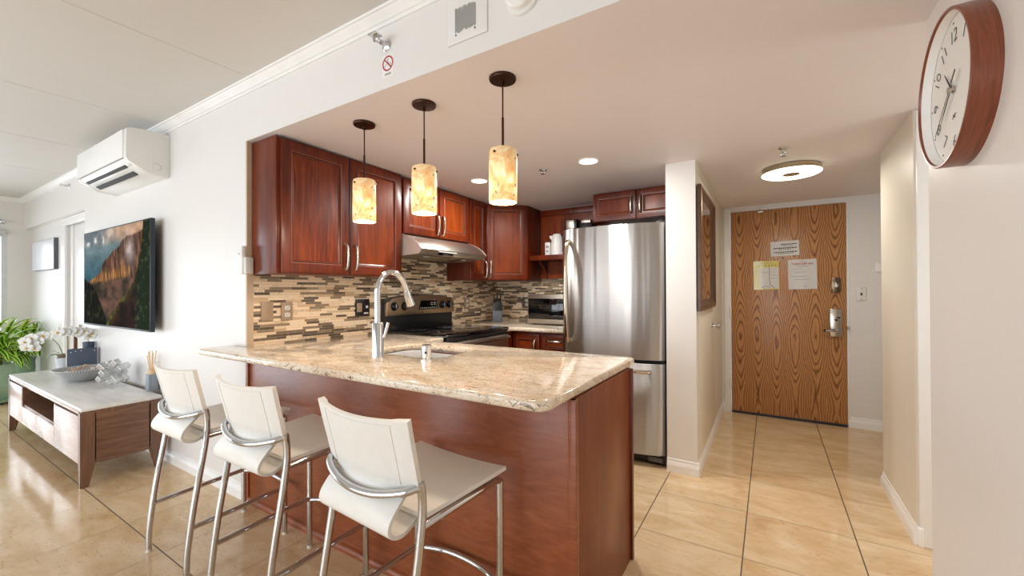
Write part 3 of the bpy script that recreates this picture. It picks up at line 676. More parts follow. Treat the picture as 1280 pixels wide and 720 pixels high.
m = MB(Xh); m.box(.02, .20, -.014, .010, -.002, .004, .002); m.build('switch_panel', BLACKG, r)
m = MB(Xh); m.box(.015, .235, .012, .018, .0, .006, .001); m.build('light_bar', WPLAST, r)
for yy in (2.45, 2.92):
    m = MB(); m.lathe([(0, 1.517), (.022, 1.518), (.026, 1.522)], (-2.32, yy, 0), 'z', 18); m.build('lamp', WPLAST, r)
# ---------------------------------------------------------------- microwave
mx0, mx1, my = -2.010, -1.47, 3.545
r = thing('microwave', 'stainless steel microwave oven on the back counter beside the fridge', 'microwave', (-1.75, 3.7, ZT))
m = MB(); m.box(mx0, mx1, my, YB - .05, ZT + .008, 1.212, .005); m.build('casing', STEEL, r)
m = MB(); m.box(mx0 + .002, mx1 - .002, my - .02, my + .002, ZT + .012, 1.208, .005); df = m.build('door', STEELH, r)
m = MB(); m.box(mx0 + .012, mx1 - .10, my - .0235, my - .018, .975, 1.172, .002); m.build('window', BLACKG, df)
m = MB(); m.box(mx1 - .095, mx1 - .012, my - .0235, my - .018, .975, 1.172, .002); m.build('control_panel', BLACK, df)
for a in (mx0 + .05, mx1 - .05):
    for b in (my + .03, YB - .09):
        m = MB(); m.cyl((a, b, ZT), (a, b, ZT + .01), .014); m.build('foot', BLACK, r)
# knife block with knives
kx, ky = -2.482, 3.700
r = thing('knife_block', 'black knife block with grey front in the counter corner', 'knife block', (kx, ky, ZT))
A = Matrix.Translation((kx, ky, ZT)) @ Matrix.Rotation(math.radians(35), 4, 'Z')
m = MB(A); m.poly([(-.05, 0), (.06, 0), (.06, .115), (-.05, .205)], 'x', -.052, .052, .003); m.build('block', BLACK, r)
m = MB(A); m.box(-.05, .05, -.054, -.0495, .002, .115, .001); m.build('front_plate', plain('slate_grey_face', lin(92, 96, 104), .4), r)
for i, (u, v, l) in enumerate(((-.035, -.03, .11), (0, -.035, .12), (.035, -.03, .105), (-.018, .005, .095), (.02, .008, .10))):
    z = .115 + (.06 - v) / .11 * .09 - .012; q = Vector((0, -.30, 1)).normalized()
    kr = thing('kitchen_knife', 'dark-handled kitchen knife standing in the black block', 'knife', A @ Vector((u, v, z)), 'knives in the block')
    a = Vector((u, v, z)); m = MB(A); m.tube([a, a + q * .012], .009, 10, smooth=1, sq=.7); m.build('bolster', STEEL, kr)
    m = MB(A); m.tube([a + q * .012, a + q * l * .5, a + q * l], .0085, 10, smooth=3, sq=.75); m.tube([a + q * l, a + q * (l + .006)], .007, 10, smooth=1, sq=.7); m.build('handle', plain('black_steel_handle', lin(70, 70, 74), .3, .5) if 'black_steel_handle' not in bpy.data.materials else bpy.data.materials['black_steel_handle'], kr)
# outlets on the mosaic
def outlet(name, label, X, w, h, kind, plate, cat='outlet'):
    r = thing(name, label, cat, X.translation)
    m = MB(X); m.box(-w / 2, w / 2, -h / 2, h / 2, 0, .012, .003); p = m.build('plate', plate, r)
    if kind == 'outlet':
        for s_ in (-1, 1):
            m = MB(X); m.poly(rrect(-.017, .017, s_ * .022 - .014, s_ * .022 + .014, .010), 'z', .010, .0145); f = m.build('receptacle', WPLAST2 if plate is not BLACK else GREYL, r)
            m = MB(X)
            for dx in (-.006, .006): m.box(dx - .0012, dx + .0012, s_ * .022 - .001, s_ * .022 + .007, .0144, .015)
            m.cyl((0, s_ * .022 - .007, .0144), (0, s_ * .022 - .007, .015), .0025, 8); m.build('slots', INK, f)
    elif kind == 'switch':
        m = MB(X); m.box(-.006, .006, -.012, .012, .011, .014, .001); m.box(-.004, .004, -.002, .010, .013, .022, .001); m.build('toggle', INK if plate is not BROWNP else plate, r)
    for s_ in (-1, 1):
        m = MB(X); m.cyl((0, s_ * (h / 2 - .012), .0118), (0, s_ * (h / 2 - .012), .0132), .0035, 10); m.build('screw', NICKEL, r)
    return r
XW_ = XK + .0125
outlet('blank_wall_plate', 'blank brown wall plate on the mosaic nearest the bar', frame((XW_, 1.392, 1.127), Ux, Vz), .072, .118, 'blank', BROWNP, 'wall plate')
outlet('wall_outlet', 'brown double outlet on the mosaic above the bar top', frame((XW_, 1.516, 1.122), Ux, Vz), .072, .118, 'outlet', BROWNP)
o = outlet('wall_outlet', 'wide black outlet plate with a grey outlet, just left of the tap', frame((XW_, 2.103, 1.125), Ux, Vz), .125, .128, 'blank', BLACK)
Xo = frame((XW_, 2.07, 1.125), Ux, Vz)
m = MB(Xo); m.box(-.022, .022, -.034, .034, .011, .016, .002); rc = m.build('receptacle', BROWNP, o)
m = MB(Xo)
for s_ in (-1, 1):
    for dx in (-.006, .006): m.box(dx - .0015, dx + .0015, s_ * .018 - .004, s_ * .018 + .004, .0158, .0165)
m.build('slots', INK, rc)
Xo = frame((XW_, 2.133, 1.125), Ux, Vz)
m = MB(Xo); m.box(-.007, .007, -.006, .014, .012, .026, .002); m.build('toggle', WPLAST2, o)
m = MB(Xo); m.box(-.022, .018, -.050, -.038, .012, .0135, .001); m.build('label_strip', WPLAST2, o)
outlet('wall_outlet', 'small brown outlet on the mosaic right of the range', frame((XW_, 3.392, 1.122), Ux, Vz), .078, .118, 'outlet', BROWNP)
r = outlet('wall_outlet', 'dark outlet plate on the back mosaic left of the microwave', frame((-2.265, YB - .0125, 1.118), (1, 0, 0), Vz), .12, .118, 'outlet', plain('grey_outlet_plate', lin(120, 112, 104), .35, .4))
# ---------------------------------------------------------------- on the shelf
kx, ky, kz = -1.815, 3.80, 1.6035
r = thing('kettle', 'white electric kettle with black handle on the cherry shelf', 'kettle', (kx, ky, kz))
m = MB(); m.lathe([(0, kz), (.070, kz), (.071, kz + .02), (.066, kz + .11), (.056, kz + .185), (.052, kz + .20), (.04, kz + .212), (0, kz + .216)], (kx, ky, 0)); m.build('body', WPLAST, r)
m = MB(); m.tube([(kx - .045, ky - .02, kz + .165), (kx - .060, ky - .026, kz + .185), (kx - .064, ky - .028, kz + .196)], (.02, .012), 12, smooth=4); m.build('spout', WPLAST, r)
m = MB(); m.tube([(kx + .045, ky - .015, kz + .20), (kx + .064, ky - .02, kz + .19), (kx + .074, ky - .02, kz + .12), (kx + .072, ky - .018, kz + .05), (kx + .060, ky - .012, kz + .035)], .009, 12, smooth=5); m.build('handle', BLACK, r)
r = thing('white_canister', 'small white box with dark print beside the kettle', 'box', (-1.915, 3.80, kz))
m = MB(); m.box(-1.945, -1.89, 3.775, 3.83, kz, kz + .135, .005); m.build('box', WPLAST, r)
m = MB(); m.box(-1.935, -1.90, 3.7735, 3.776, kz + .075, kz + .10); m.box(-1.93, -1.905, 3.7735, 3.776, kz + .035, kz + .055); m.build('print', GREYL, r)
r = thing('coffee_maker', 'silver and black coffee maker on the shelf behind the fridge', 'coffee maker', (-1.66, 3.84, kz))
m = MB(); m.box(-1.728, -1.595, 3.76, 3.93, kz, kz + .035, .006); m.box(-1.728, -1.595, 3.85, 3.93, kz + .03, kz + .30, .006); m.box(-1.728, -1.595, 3.77, 3.93, kz + .245, kz + .345, .012); m.build('body', BLACK, r)
m = MB(); m.box(-1.705, -1.618, 3.764, 3.772, kz + .25, kz + .335, .003); m.build('front_plate', STEELH, r)
m = MB(); m.lathe([(0, kz + .036), (.05, kz + .036), (.057, kz + .08), (.05, kz + .14), (.042, kz + .15)], (-1.661, 3.808, 0)); m.build('carafe', GLASS, r)
r = thing('blender_base', 'black appliance with silver top on the shelf next to the coffee maker', 'appliance', (-1.52, 3.84, kz))
m = MB(); m.box(-1.575, -1.445, 3.78, 3.93, kz, kz + .30, .012); m.build('body', BLACK, r)
m = MB(); m.box(-1.56, -1.46, 3.79, 3.92, kz + .295, kz + .335, .01); m.build('top', STEELH, r)
# ---------------------------------------------------------------- fridge
fx0, fx1, fy = -1.408, -.628, 3.03
r = thing('refrigerator', 'tall stainless steel bottom-freezer fridge with a bowed front', 'fridge', (-1.02, 3.4, 0))
m = MB(); m.box(fx0 + .006, fx1 + .005, fy + .055, 3.80, .05, 1.722, .004); m.build('cabinet', plain('dark_fridge_side', lin(40, 40, 42), .4), r)
def m_fridge():
    t = NT('fridge_steel'); v = t.obj(); f = t.noise(t.scale(v, 2, 2, 160), 1.5, 3., .6); wv = t.noise(t.scale(v, 7, 7, .25), 1., 2., .5)
    tg = t.n('Tangent', direction_type='RADIAL', axis='Z').outputs[0]
    return t.bsdf(Base_Color=t.ramp(f, [(.3, lin(186, 185, 184)), (.7, lin(193, 192, 191))]), Metallic=1., Roughness=.38, Anisotropic=.95, Anisotropic_Rotation=.25, Tangent=tg, Normal=t.bump(wv, .6, .03))
FST = m_fridge()
def bow(z0, z1, name):
    n = 24; pts = []
    for i in range(n + 1):
        t_ = i / n; x = fx0 + (fx1 - fx0) * t_; e = min(1, min(t_, 1 - t_) / .035)
        pts.append((x, fy + .018 - .062 * (1 - abs(2 * t_ - 1) ** 2.2) - .018 * math.sin(e * PI / 2)))
    pts += [(fx1, fy + .052), (fx0, fy + .052)]
    m = MB(); m.poly(pts, 'z', z0, z1, .003); return m.build(name, FST, r, ang=30)
ud = bow(.752, 1.728, 'upper_door'); fd = bow(.085, .728, 'freezer_drawer')
m = MB(); m.box(fx0 + .01, fx1 - .004, fy + .02, fy + .06, .726, .754); m.build('door_gap', DARK, r)
m = MB(); m.box(fx0 + .02, fx1 + .004, fy + .03, fy + .12, .015, .083, .004); m.build('base_grille', BLACK, r)
m = MB(); m.box(fx1 - .12, fx1 - .02, fy + .012, fy + .04, .028, .065, .004); m.build('grille_plate', plain('grey_plastic', lin(92, 94, 98), .4), r)
for a in (fx0 + .08, fx1 - .06):
    for b in (fy + .10, 3.75):
        m = MB(); m.cyl((a, b, 0), (a, b, .055), .02); m.build('foot', BLACK, r)
hx = fx0 + .070
HB = plain('polished_fridge_handle', lin(200, 186, 166), .16, 1., var=.03)
m = MB(); m.tube([(hx, fy - .02, 1.635), (hx, fy - .055, 1.615), (hx, fy - .085, 1.50), (hx, fy - .097, 1.25), (hx, fy - .085, 1.0), (hx, fy - .055, .87), (hx, fy - .02, .85)], .0165, 14, smooth=6); m.build('handle', HB, ud)
m = MB(); m.tube([(fx0 + .09, fy - .03, .668), (fx0 + .11, fy - .062, .672), (fx0 + .25, fy - .098, .676), (-1.018, fy - .106, .678), (fx1 - .25, fy - .098, .676), (fx1 - .11, fy - .062, .672), (fx1 - .09, fy - .03, .668)], .0135, 14, smooth=6); m.build('handle', HB, fd)
Xg = frame((-.712, fy - .018, 1.588), (.97, -.0, 0), Vz) @ Matrix.Rotation(math.radians(10), 4, 'Y')
m = MB(Xg); m.lathe([(0, .003), (.020, .003), (.0235, .004), (.026, .002), (.026, -.012)], (0, 0, 0), 'z', 28); bd = m.build('emblem', STEEL, ud)
m = MB(Xg)
for a in range(4):
    q = a * PI / 2; m.tube([(.006 * math.cos(q), .006 * math.sin(q), .004), (.014 * math.cos(q + .5), .014 * math.sin(q + .5), .0045), (.016 * math.cos(q + 1.1), .016 * math.sin(q + 1.1), .004)], .0016, 6, smooth=4)
m.tube([(-.008, .006, .0045), (0, -.004, .0045), (.004, .006, .0045), (.008, -.006, .0045)], .0016, 6, smooth=4)
m.build('emblem_script', GREYL, bd)
m = MB(Xg); m.lathe([(0, .004), (.008, .003), (.009, -.01)], (0, -.685, .001), 'z', 16); m.build('screw_cap', DARK, ud)
m = MB(); m.box(fx1 - .06, fx1 - .005, fy + .03, fy + .11, 1.722, 1.745, .005); m.cyl((fx1 - .03, fy + .05, 1.72), (fx1 - .03, fy + .05, 1.752), .010); m.build('hinge_cover', DARK, r)

# ---------------------------------------------------------------- bar stools
def make_stool(cx):
    r = thing('bar_stool', 'x', 'bar stool', (cx, 1.0, 0))
    w = .207; T = .0125
    for sg in (-1, 1):
        x = cx + sg * w
        m = MB(); m.tube([(x, 1.21, .605), (x, 1.21, .3), (x, 1.21, .012)], T, 12, smooth=1); lg = m.build('leg', CHROME, r)
        m = MB(); m.cyl((x, 1.21, 0), (x, 1.21, .014), .0115); m.build('foot_cap', WPLAST2, lg)
        m = MB(); m.tube([(x, .784, .012), (x, .786, .10), (x, .796, .20), (x, .814, .334), (x, .836, .462), (x, .852, .56), (x, .861, .64), (x, .860, .69), (x, .854, .728)], T, 12, smooth=5); lg = m.build('leg', CHROME, r)
        m = MB(); m.cyl((x, .784, 0), (x, .784, .014), .0115); m.build('foot_cap', WPLAST2, lg)
        m = MB(); m.tube([(x, 1.21, .238), (x, .802, .226)], .0115, 12, smooth=1); m.build('side_stretcher', CHROME, r)
        m = MB(); m.tube([(x, .861, .606), (x, .96, .609), (x, 1.15, .611), (x, 1.20, .607), (x, 1.21, .598)], .0115, 12, smooth=5); m.build('seat_rail', CHROME, r)
    m = MB(); x = cx
    m.tube([(x - w, 1.21, .232), (x - w * .82, 1.232, .232), (x - w * .45, 1.256, .232), (x, 1.264, .232), (x + w * .45, 1.256, .232), (x + w * .82, 1.232, .232), (x + w, 1.21, .232)], .0105, 12, smooth=5); m.build('footrest', CHROME, r)
    m = MB()
    m.tube([(x - w + .002, .866, .710), (x - w + .006, .846, .716), (x - w * .84, .820, .706), (x - w * .45, .797, .689), (x, .789, .683), (x + w * .45, .797, .689), (x + w * .84, .820, .706), (x + w - .006, .846, .716), (x + w - .002, .866, .710)], T * .95, 12, smooth=5); m.build('back_loop', CHROME, r)
    # seat slab
    def seat(u, v):
        yy = .872 + (1.236 - .872) * v; hw = .214 - .010 * (1 - v)
        z = .618 + .010 * v ** 1.3 - .010 * (1 - (2 * u - 1) ** 2) * (.3 + .7 * v)
        return (cx + hw * (2 * u - 1), yy, z + .010)
    m = MB(); m.sheet(seat, 20, 16, lambda u, v: .013); st = m.build('seat', LEATHER, r, ang=60)
    # back: from the top edge down, curling forward under the seat
    prof = [(.812, .902), (.824, .85), (.839, .79), (.849, .745), (.855, .712), (.838, .688), (.810, .660), (.790, .635), (.784, .612), (.797, .593), (.825, .585), (.855, .593), (.882, .608), (.91, .615), (.95, .616)]
    pv = [Vector((0, a, b)) for a, b in prof]; seg = [0]
    for a, b in zip(pv, pv[1:]): seg.append(seg[-1] + (b - a).length)
    Lp = seg[-1]
    def at(t):
        d = t * Lp
        for i in range(len(pv) - 1):
            if d <= seg[i + 1] + 1e-9:
                u = (d - seg[i]) / (seg[i + 1] - seg[i]); a = pv[max(0, i - 1)]; b = pv[i]; c = pv[i + 1]; e = pv[min(len(pv) - 1, i + 2)]
                return .5 * ((2 * b) + (c - a) * u + (2 * a - 5 * b + 4 * c - e) * u * u + (3 * b - a - 3 * c + e) * u ** 3)
        return pv[-1]
    vk = (seg[4]) / Lp
    def hw(t):
        s_ = min(1, max(0, (t - vk + .004) / .045)); s_ = s_ * s_ * (3 - 2 * s_)
        return (.212 - .006 * (t / vk if t < vk else 1)) * (1 - s_) + .166 * s_
    def back(u, v):
        p = at(v); q = 2 * u - 1; z = p.z
        k = min(1, max(0, 1 - (v - vk) / .22))
        return (cx + hw(v) * q, p.y - k * .036 * (1 - q * q), z + .010 * (q * q - .3) * max(0, 1 - v * 6))
    m = MB(); m.sheet(back, 22, 64, lambda u, v: .011 + (.009 if v < vk - .004 and abs(2 * u - 1) > .76 else 0)); bk = m.build('backrest', LEATHER, r, ang=60)
    m = MB()
    def off(u, v):
        p = Vector(back(u, v)); return p + Vector((0, -.0068, 0))
    for u in (.13, .87): m.tube([off(u, .035 + (vk - .05) * i / 8) for i in range(9)], .0012, 5, smooth=2)
    m.tube([off(.06 + .88 * i / 12, .035) for i in range(13)], .0012, 5, smooth=2)
    m.build('stitching', STITCH, bk)
    return r
st1 = make_stool(-2.344)
st1['label'] = 'white leather chrome bar stool nearest the wall and the walnut console'
st2 = copy_tree(st1, None, (.631, 0, 0)); st2['label'] = 'white leather chrome bar stool between the two other stools'
st3 = copy_tree(st1, None, (1.342, 0, 0)); st3.rotation_euler = (0, 0, math.radians(-3.8)); st3.location = (-1.006, .988, 0); st3['label'] = 'white leather chrome bar stool at the free end of the bar, closest to the camera'
for s_ in (st1, st2, st3): s_['group'] = 'white stools along the bar'
# ---------------------------------------------------------------- pendants and ceiling lamps
def m_shade():
    t = NT('speckled_alabaster_glass'); v = t.obj(); s = t.n('SeparateXYZ', {0: v}).outputs
    a = t.noise(v, 15., 6., .62, .8); sp = t.noise(v, 62., 3., .6); sp2 = t.noise(v, 38., 2., .5)
    c = t.ramp(a, [(.34, lin(216, 148, 78)), (.48, lin(236, 184, 114)), (.58, lin(250, 220, 166)), (.70, lin(255, 244, 214))])
    c = t.mix(t.ramp(sp, [(.63, (0, 0, 0, 1)), (.69, (.5, .5, .5, 1))]), c, lin(160, 118, 66)); c = t.mix(t.ramp(sp2, [(.665, (0, 0, 0, 1)), (.69, (.9, .9, .9, 1))]), c, lin(64, 42, 26))
    # brightest around the bulb inside the lower half
    hg = t.ramp(t.ma('ADD', t.ma('DIVIDE', s[2], -.53), -0.0), [(.60, (.08, .08, .08, 1)), (.76, (.5, .5, .5, 1)), (.86, (1, 1, 1, 1)), (1., (.5, .5, .5, 1))])
    return t.bsdf(Base_Color=t.mix(.2, c, lin(240, 225, 195)), Roughness=.3, Emission_Color=c, Emission_Strength=t.ma('MULTIPLY', hg, 1.15))
SHADE = m_shade()
GLOW = emit('warm_bulb', lin(255, 236, 196), 9.)
def make_pendant(x, y):
    zt = zc(y); r = thing('pendant_lamp', 'x', 'pendant lamp', (x, y, zt), 'pendants over the bar')
    m = MB(); m.lathe([(0, zt), (.057, zt), (.058, zt - .006), (.055, zt - .012), (.014, zt - .016), (0, zt - .016)], (x, y, 0), seg=36); m.lathe([(.0, zt - .015), (.009, zt - .015), (.009, zt - .032), (0, zt - .034)], (x, y, 0), seg=14); m.build('canopy', BRZ, r)
    zb = 1.622; zs = zb + .226
    m = MB(); m.cyl((x, y, zt - .02), (x, y, zs + .13), .0032, 10); m.cyl((x, y, zs + .135), (x, y, zs - .02), .0052, 10); m.build('stem', BRZ, r)
    m = MB(); m.lathe([(.022, zs), (.050, zs), (.056, zs - .003), (.059, zs - .010), (.060, zs - .04), (.060, zb + .01), (.059, zb), (.056, zb), (.0555, zb + .012), (.0555, zs - .010), (.022, zs - .006), (.022, zs)], (x, y, 0), seg=40); sh = m.build('shade', SHADE, r)
    for q in (.4, 2.5, 4.6):
        m = MB(); m.cyl((x + .058 * math.cos(q - 2.0), y + .058 * math.sin(q - 2.0), zs - .024), (x + .065 * math.cos(q - 2.0), y + .065 * math.sin(q - 2.0), zs - .024), .0045, 10); m.build('screw', BRZ, sh)
    m = MB(); m.lathe([(0, zs - .02), (.016, zs - .02), (.016, zs - .07), (0, zs - .07)], (x, y, 0), seg=14); m.build('socket', BRZ, r)
    m = MB(); m.ball((x, y, zb + .085), .026, 1, 1, 1.25); m.build('bulb', GLOW, r)
    l = bpy.data.lights.new('pendant_glow', 'POINT'); l.energy = 8; l.color = (1, .86, .68); l.shadow_soft_size = .05
    lo = bpy.data.objects.new('pendant_glow', l); C.objects.link(lo); lo.parent = r; lo.location = (0, 0, zb + .01 - zt)
    return r
pd = make_pendant(-.957, 1.475); pd['label'] = 'speckled glass cylinder pendant with dark canopy, nearest the free end of the bar'
p2 = copy_tree(pd, None, (-.455, .004, 0)); p2['label'] = 'speckled glass cylinder pendant in the middle of the row over the bar'
p3 = copy_tree(pd, None, (-.893, .006, 0)); p3['label'] = 'speckled glass cylinder pendant nearest the cherry wall cabinets'
def recessed(x, y, label, watts=14):
    z = zc(y); r = thing('recessed_light', label, 'ceiling light', (x, y, z), 'round downlights in the kitchen ceiling')
    m = MB(); m.lathe([(.072, z + .001), (.074, z - .004), (.066, z - .006), (.060, z - .002), (.060, z + .02)], (x, y, 0), seg=36); m.build('trim_ring', TRIMW, r)
    m = MB(); m.lathe([(0, z - .0035), (.060, z - .003), (.0605, z + .004), (0, z + .006)], (x, y, 0), seg=30); m.build('lens', emit('downlight_lens', lin(255, 240, 214), 7.) if 'downlight_lens' not in bpy.data.materials else bpy.data.materials['downlight_lens'], r)
    l = bpy.data.lights.new('downlight', 'AREA'); l.shape = 'DISK'; l.size = .11; l.energy = watts; l.color = (1, .97, .93)
    o = bpy.data.objects.new('downlight', l); C.objects.link(o); o.parent = r; o.location = (0, 0, -.012)
recessed(-1.045, 2.68, 'lit round downlight in the kitchen ceiling to the right of the pendants')
recessed(-1.972, 2.69, 'lit round downlight in the kitchen ceiling close to the wall cabinets')
# LED ring lamp at the entry
lx, ly = .135, 3.56; z = zc(ly)
r = thing('ring_ceiling_lamp', 'flush nickel ceiling lamp with glowing ring and metal centre in the entry', 'ceiling lamp', (lx, ly, z))
m = MB(); m.lathe([(0, z), (.176, z), (.178, z - .004), (.178, z - .036), (.174, z - .040), (.172, z - .036), (0, z - .03)], (lx, ly, 0), seg=56); m.build('housing', m_brushed('lamp_nickel', lin(190, 176, 150), .25, (4, 4, 60)), r)
m = MB(); m.lathe([(.052, z - .030), (.052, z - .046), (.10, z - .053), (.165, z - .050), (.181, z - .042), (.180, z - .036), (.17, z - .03)], (lx, ly, 0), seg=56); m.build('diffuser', emit('ring_diffuser', lin(255, 244, 214), 4.2), r)
m = MB(); m.lathe([(0, z - .050), (.05, z - .049), (.0535, z - .046), (.052, z - .03)], (lx, ly, 0), seg=36); m.build('centre_disc', bpy.data.materials['lamp_nickel'], r)
l = bpy.data.lights.new('ring_lamp_light', 'AREA'); l.shape = 'DISK'; l.size = .34; l.energy = 8.5; l.color = (1, .95, .86)
o = bpy.data.objects.new('ring_lamp_light', l); C.objects.link(o); o.parent = r; o.location = (0, 0, -.062)
# sprinklers, smoke alarm, vent, sticker
def sprinkler(X, label, L=.05, cat='sprinkler'):
    r = thing('fire_sprinkler', label, cat, X.translation)
    m = MB(X); m.lathe([(0, 0), (.028, 0), (.028, .003), (.02, .010), (.012, .013), (.011, L * .6), (0, L * .6)], seg=24); m.build('escutcheon', CHROME, r)
    m = MB(X)
    for s_ in (-1, 1): m.tube([(s_ * .008, 0, L * .55), (s_ * .012, 0, L * .8), (s_ * .005, 0, L * 1.1)], .0032, 8, smooth=4)
    m.build('frame_arm', CHROME, r)
    m = MB(X); m.cyl((0, 0, L * 1.1), (0, 0, L * 1.16), .016, 14); m.build('deflector', CHROME, r)
    return r
N_ = frame((-1.447, YH, 2.346), (1, 0, 0), Vz)
r = sprinkler(N_, 'chrome side-wall sprinkler head on the header above the sticker', .055)
m = MB(N_); m.box(-.024, .024, .010, .016, .045, .085, .001); m.build('shield', CHROME, r)
r = sprinkler(frame((-6.347, YH, 2.385), (1, 0, 0), Vz), 'side-wall sprinkler head above the white door, left of the air conditioner', .06)
r = sprinkler(frame((XE, 1.09, 2.165), (0, 1, 0), Vz), 'side-wall sprinkler head on the end wall above the window', .06)
r = sprinkler(frame((-1.40, 2.694, zc(2.694)), (1, 0, 0), (0, -1, 0)), 'small chrome sprinkler head in the ceiling between the two downlights', .026)
r = sprinkler(frame((.077, 3.06, zc(3.06)), (1, 0, 0), (0, -1, 0)), 'pendent sprinkler head in the ceiling in front of the ring lamp', .045)
r = thing('smoke_alarm', 'round white smoke alarm on the header', 'smoke alarm', (-.742, YH, 2.30))
m = MB(); m.lathe([(0, YH), (.071, YH), (.071, YH - .006), (.068, YH - .010), (.060, YH - .012), (0, YH - .012)], (-.742, 0, 2.303), 'y', 40); m.build('base', WPLAST2, r)
m = MB(); m.lathe([(.056, YH - .012), (.057, YH - .034), (.050, YH - .042), (0, YH - .046)], (-.742, 0, 2.303), 'y', 40); b = m.build('cover', WPLAST, r)
m = MB(); m.box(-.757, -.741, YH - .0468, YH - .042, 2.285, 2.297, .001); m.build('test_button', GREYL, b)
r = thing('wall_speaker_grille', 'square white plate with a worn grey grille on the header', 'vent', (-.985, YH, 2.31))
m = MB(); m.box(-1.09, -.895, YH - .006, YH, 2.225, 2.44, .004); pl = m.build('plate', WALL, r)
m = MB()
for i in range(24):
    x = -1.048 + i * .0042; a = 2.262 + random.random() * .012; m.box(x, x + .0032, YH - .009, YH - .005, a, 2.362 - random.random() * .012)
m.build('grille', GREYL, pl)
for a in (-1.045, -.952):
    m = MB(); m.cyl((a, YH - .006, 2.257), (a, YH - .0075, 2.257), .0035, 8); m.build('screw', INK, pl)
r = thing('warning_sticker', 'round red and white no-hanging sticker below the sprinkler head', 'sticker', (-1.439, YH, 2.258))
Xs = frame((-1.439, YH, 2.258), (1, 0, 0), Vz)
m = MB(Xs); m.box(-.034, .034, -.052, .045, 0, .0008); m.build('backing', WPLAST, r)
m = MB(Xs); m.lathe([(.027, .001), (.034, .0014), (.034, .0008), (.027, .0008)], (0, .006, 0), 'z', 36); m.tube([(-.021, .027, .0012), (.021, -.015, .0012)], .0032, 6, smooth=1); m.build('prohibition_ring', REDINK, r)
m = MB(Xs); m.cyl((0, .024, .0008), (0, .024, .0013), .004, 10); m.tube([(0, .022, .001), (0, .008, .001), (-.014, .0, .001), (-.02, -.008, .001)], .0014, 6, smooth=2); m.tube([(0, .008, .001), (.016, .004, .001), (.02, -.004, .001)], .0014, 6, smooth=2); m.box(-.02, .02, -.046, -.036, .0006, .0011); m.build('pictogram', GREYL, r)
# ---------------------------------------------------------------- air conditioner
ax0, ax1 = -4.885, -3.770
r = thing('air_conditioner', 'white split air conditioner high on the wall left of the kitchen', 'air conditioner', (-4.3, YH, 2.1))
pf = [(YH, 2.404), (1.24, 2.406), (1.13, 2.404), (1.06, 2.396), (1.036, 2.384), (1.034, 2.19), (1.046, 2.168), (1.155, 2.108), (YH, 2.096)]
m = MB(); m.poly(pf, 'x', ax0 + .006, ax1 - .006, .004); bd = m.build('body', WPLAST, r)
m = MB(); m.poly([(a if a > 1.2 else a - .003, b + (.002 if b > 2.3 else -.0025)) for a, b in pf], 'x', ax1 - .052, ax1, .004); m.build('side_cap', WPLAST2, r)
m = MB(); m.poly([(a if a > 1.2 else a - .003, b + (.002 if b > 2.3 else -.0025)) for a, b in pf], 'x', ax0, ax0 + .05, .004); m.build('side_cap', WPLAST2, r)
m = MB(); m.box(ax0 + .004, ax1 - .054, 1.026, 1.036, 2.190, 2.386, .004); m.build('front_panel', WPLAST, r)
m = MB(); m.box(ax0 + .01, ax1 - .06, 1.030, 1.036, 2.184, 2.190); m.build('panel_gap', GREYL, r)
dv = Vector((0, 1.155 - 1.046, 2.108 - 2.168)).normalized()
Xl = frame((ax0 + .06, 1.050, 2.160), (1, 0, 0), dv)
W_ = ax1 - ax0 - .20
m = MB(Xl); m.box(.03, W_, .012, .034, -.002, .0045); m.build('air_slot', DARK, r)
m = MB(Xl); m.box(.06, W_ - .02, .072, .106, -.002, .0045); ls = m.build('air_slot', DARK, r)
m = MB(Xl); m.box(.025, W_ + .01, .030, .066, .004, .013, .003); m.build('louvre_flap', WPLAST, r)
for i in range(26):
    m = MB(Xl); m.box(.10 + i * .03, .104 + i * .03, .074, .104, .0, .0065); m.build('vane', GREYL, ls)
m = MB(Xl); m.box(W_ + .03, W_ + .10, .005, .03, .0, .005, .001); m.build('indicator_window', WPLAST2, r)
m = MB(); m.lathe([(.022, 0), (.0235, .0012), (.025, 0)], (ax1, 1.205, 2.155), 'x', 30, -PI / 2, PI * .75); m.build('knockout_line', GREYL, r)
m = MB(); m.box(ax1 - .001, ax1 + .0012, 1.178, 1.181, 2.10, 2.40); m.build('seam', WPLAST2, r)
# ---------------------------------------------------------------- television
tx0, tx1, tz0, tz1, ty = -5.478, -3.880, .952, 1.800, 1.2
r = thing('television', 'slim wall-mounted television showing a misty mountain coast', 'television', (-4.68, YH, tz0))
m = MB(); m.box(tx0, tx1, ty, ty + .028, tz0, tz1, .003); m.build('housing', plain('tv_dark_metal', lin(52, 58, 66), .35, .5), r)
m = MB(); m.box(tx0 + .3, tx1 - .3, ty + .028, ty + .05, tz0 + .1, tz1 - .25, .01); m.box(-4.9, -4.5, ty + .045, YH - .001, tz0 + .3, tz1 - .3, .004); m.build('wall_bracket', BLACK, r)
NW, NH = 220, 120
def vnoise(u, v, f, seed):
    rs = np.random.RandomState(seed); G = rs.rand(int(f) + 3, int(f) + 3)
    x, y = u * f, v * f; xi, yi = x.astype(int), y.astype(int); xf, yf = x - xi, y - yi
    xf, yf = xf * xf * (3 - 2 * xf), yf * yf * (3 - 2 * yf)
    S_ = G.shape[0]; xi, yi, xj, yj = xi % S_, yi % S_, (xi + 1) % S_, (yi + 1) % S_
    return (G[yi, xi] * (1 - xf) + G[yi, xj] * xf) * (1 - yf) + (G[yj, xi] * (1 - xf) + G[yj, xj] * xf) * yf
def fbm(u, v, f, seed): return sum(vnoise(u, v, f * 2 ** k, seed + k) * .5 ** (k + 1) for k in range(5)) / .97
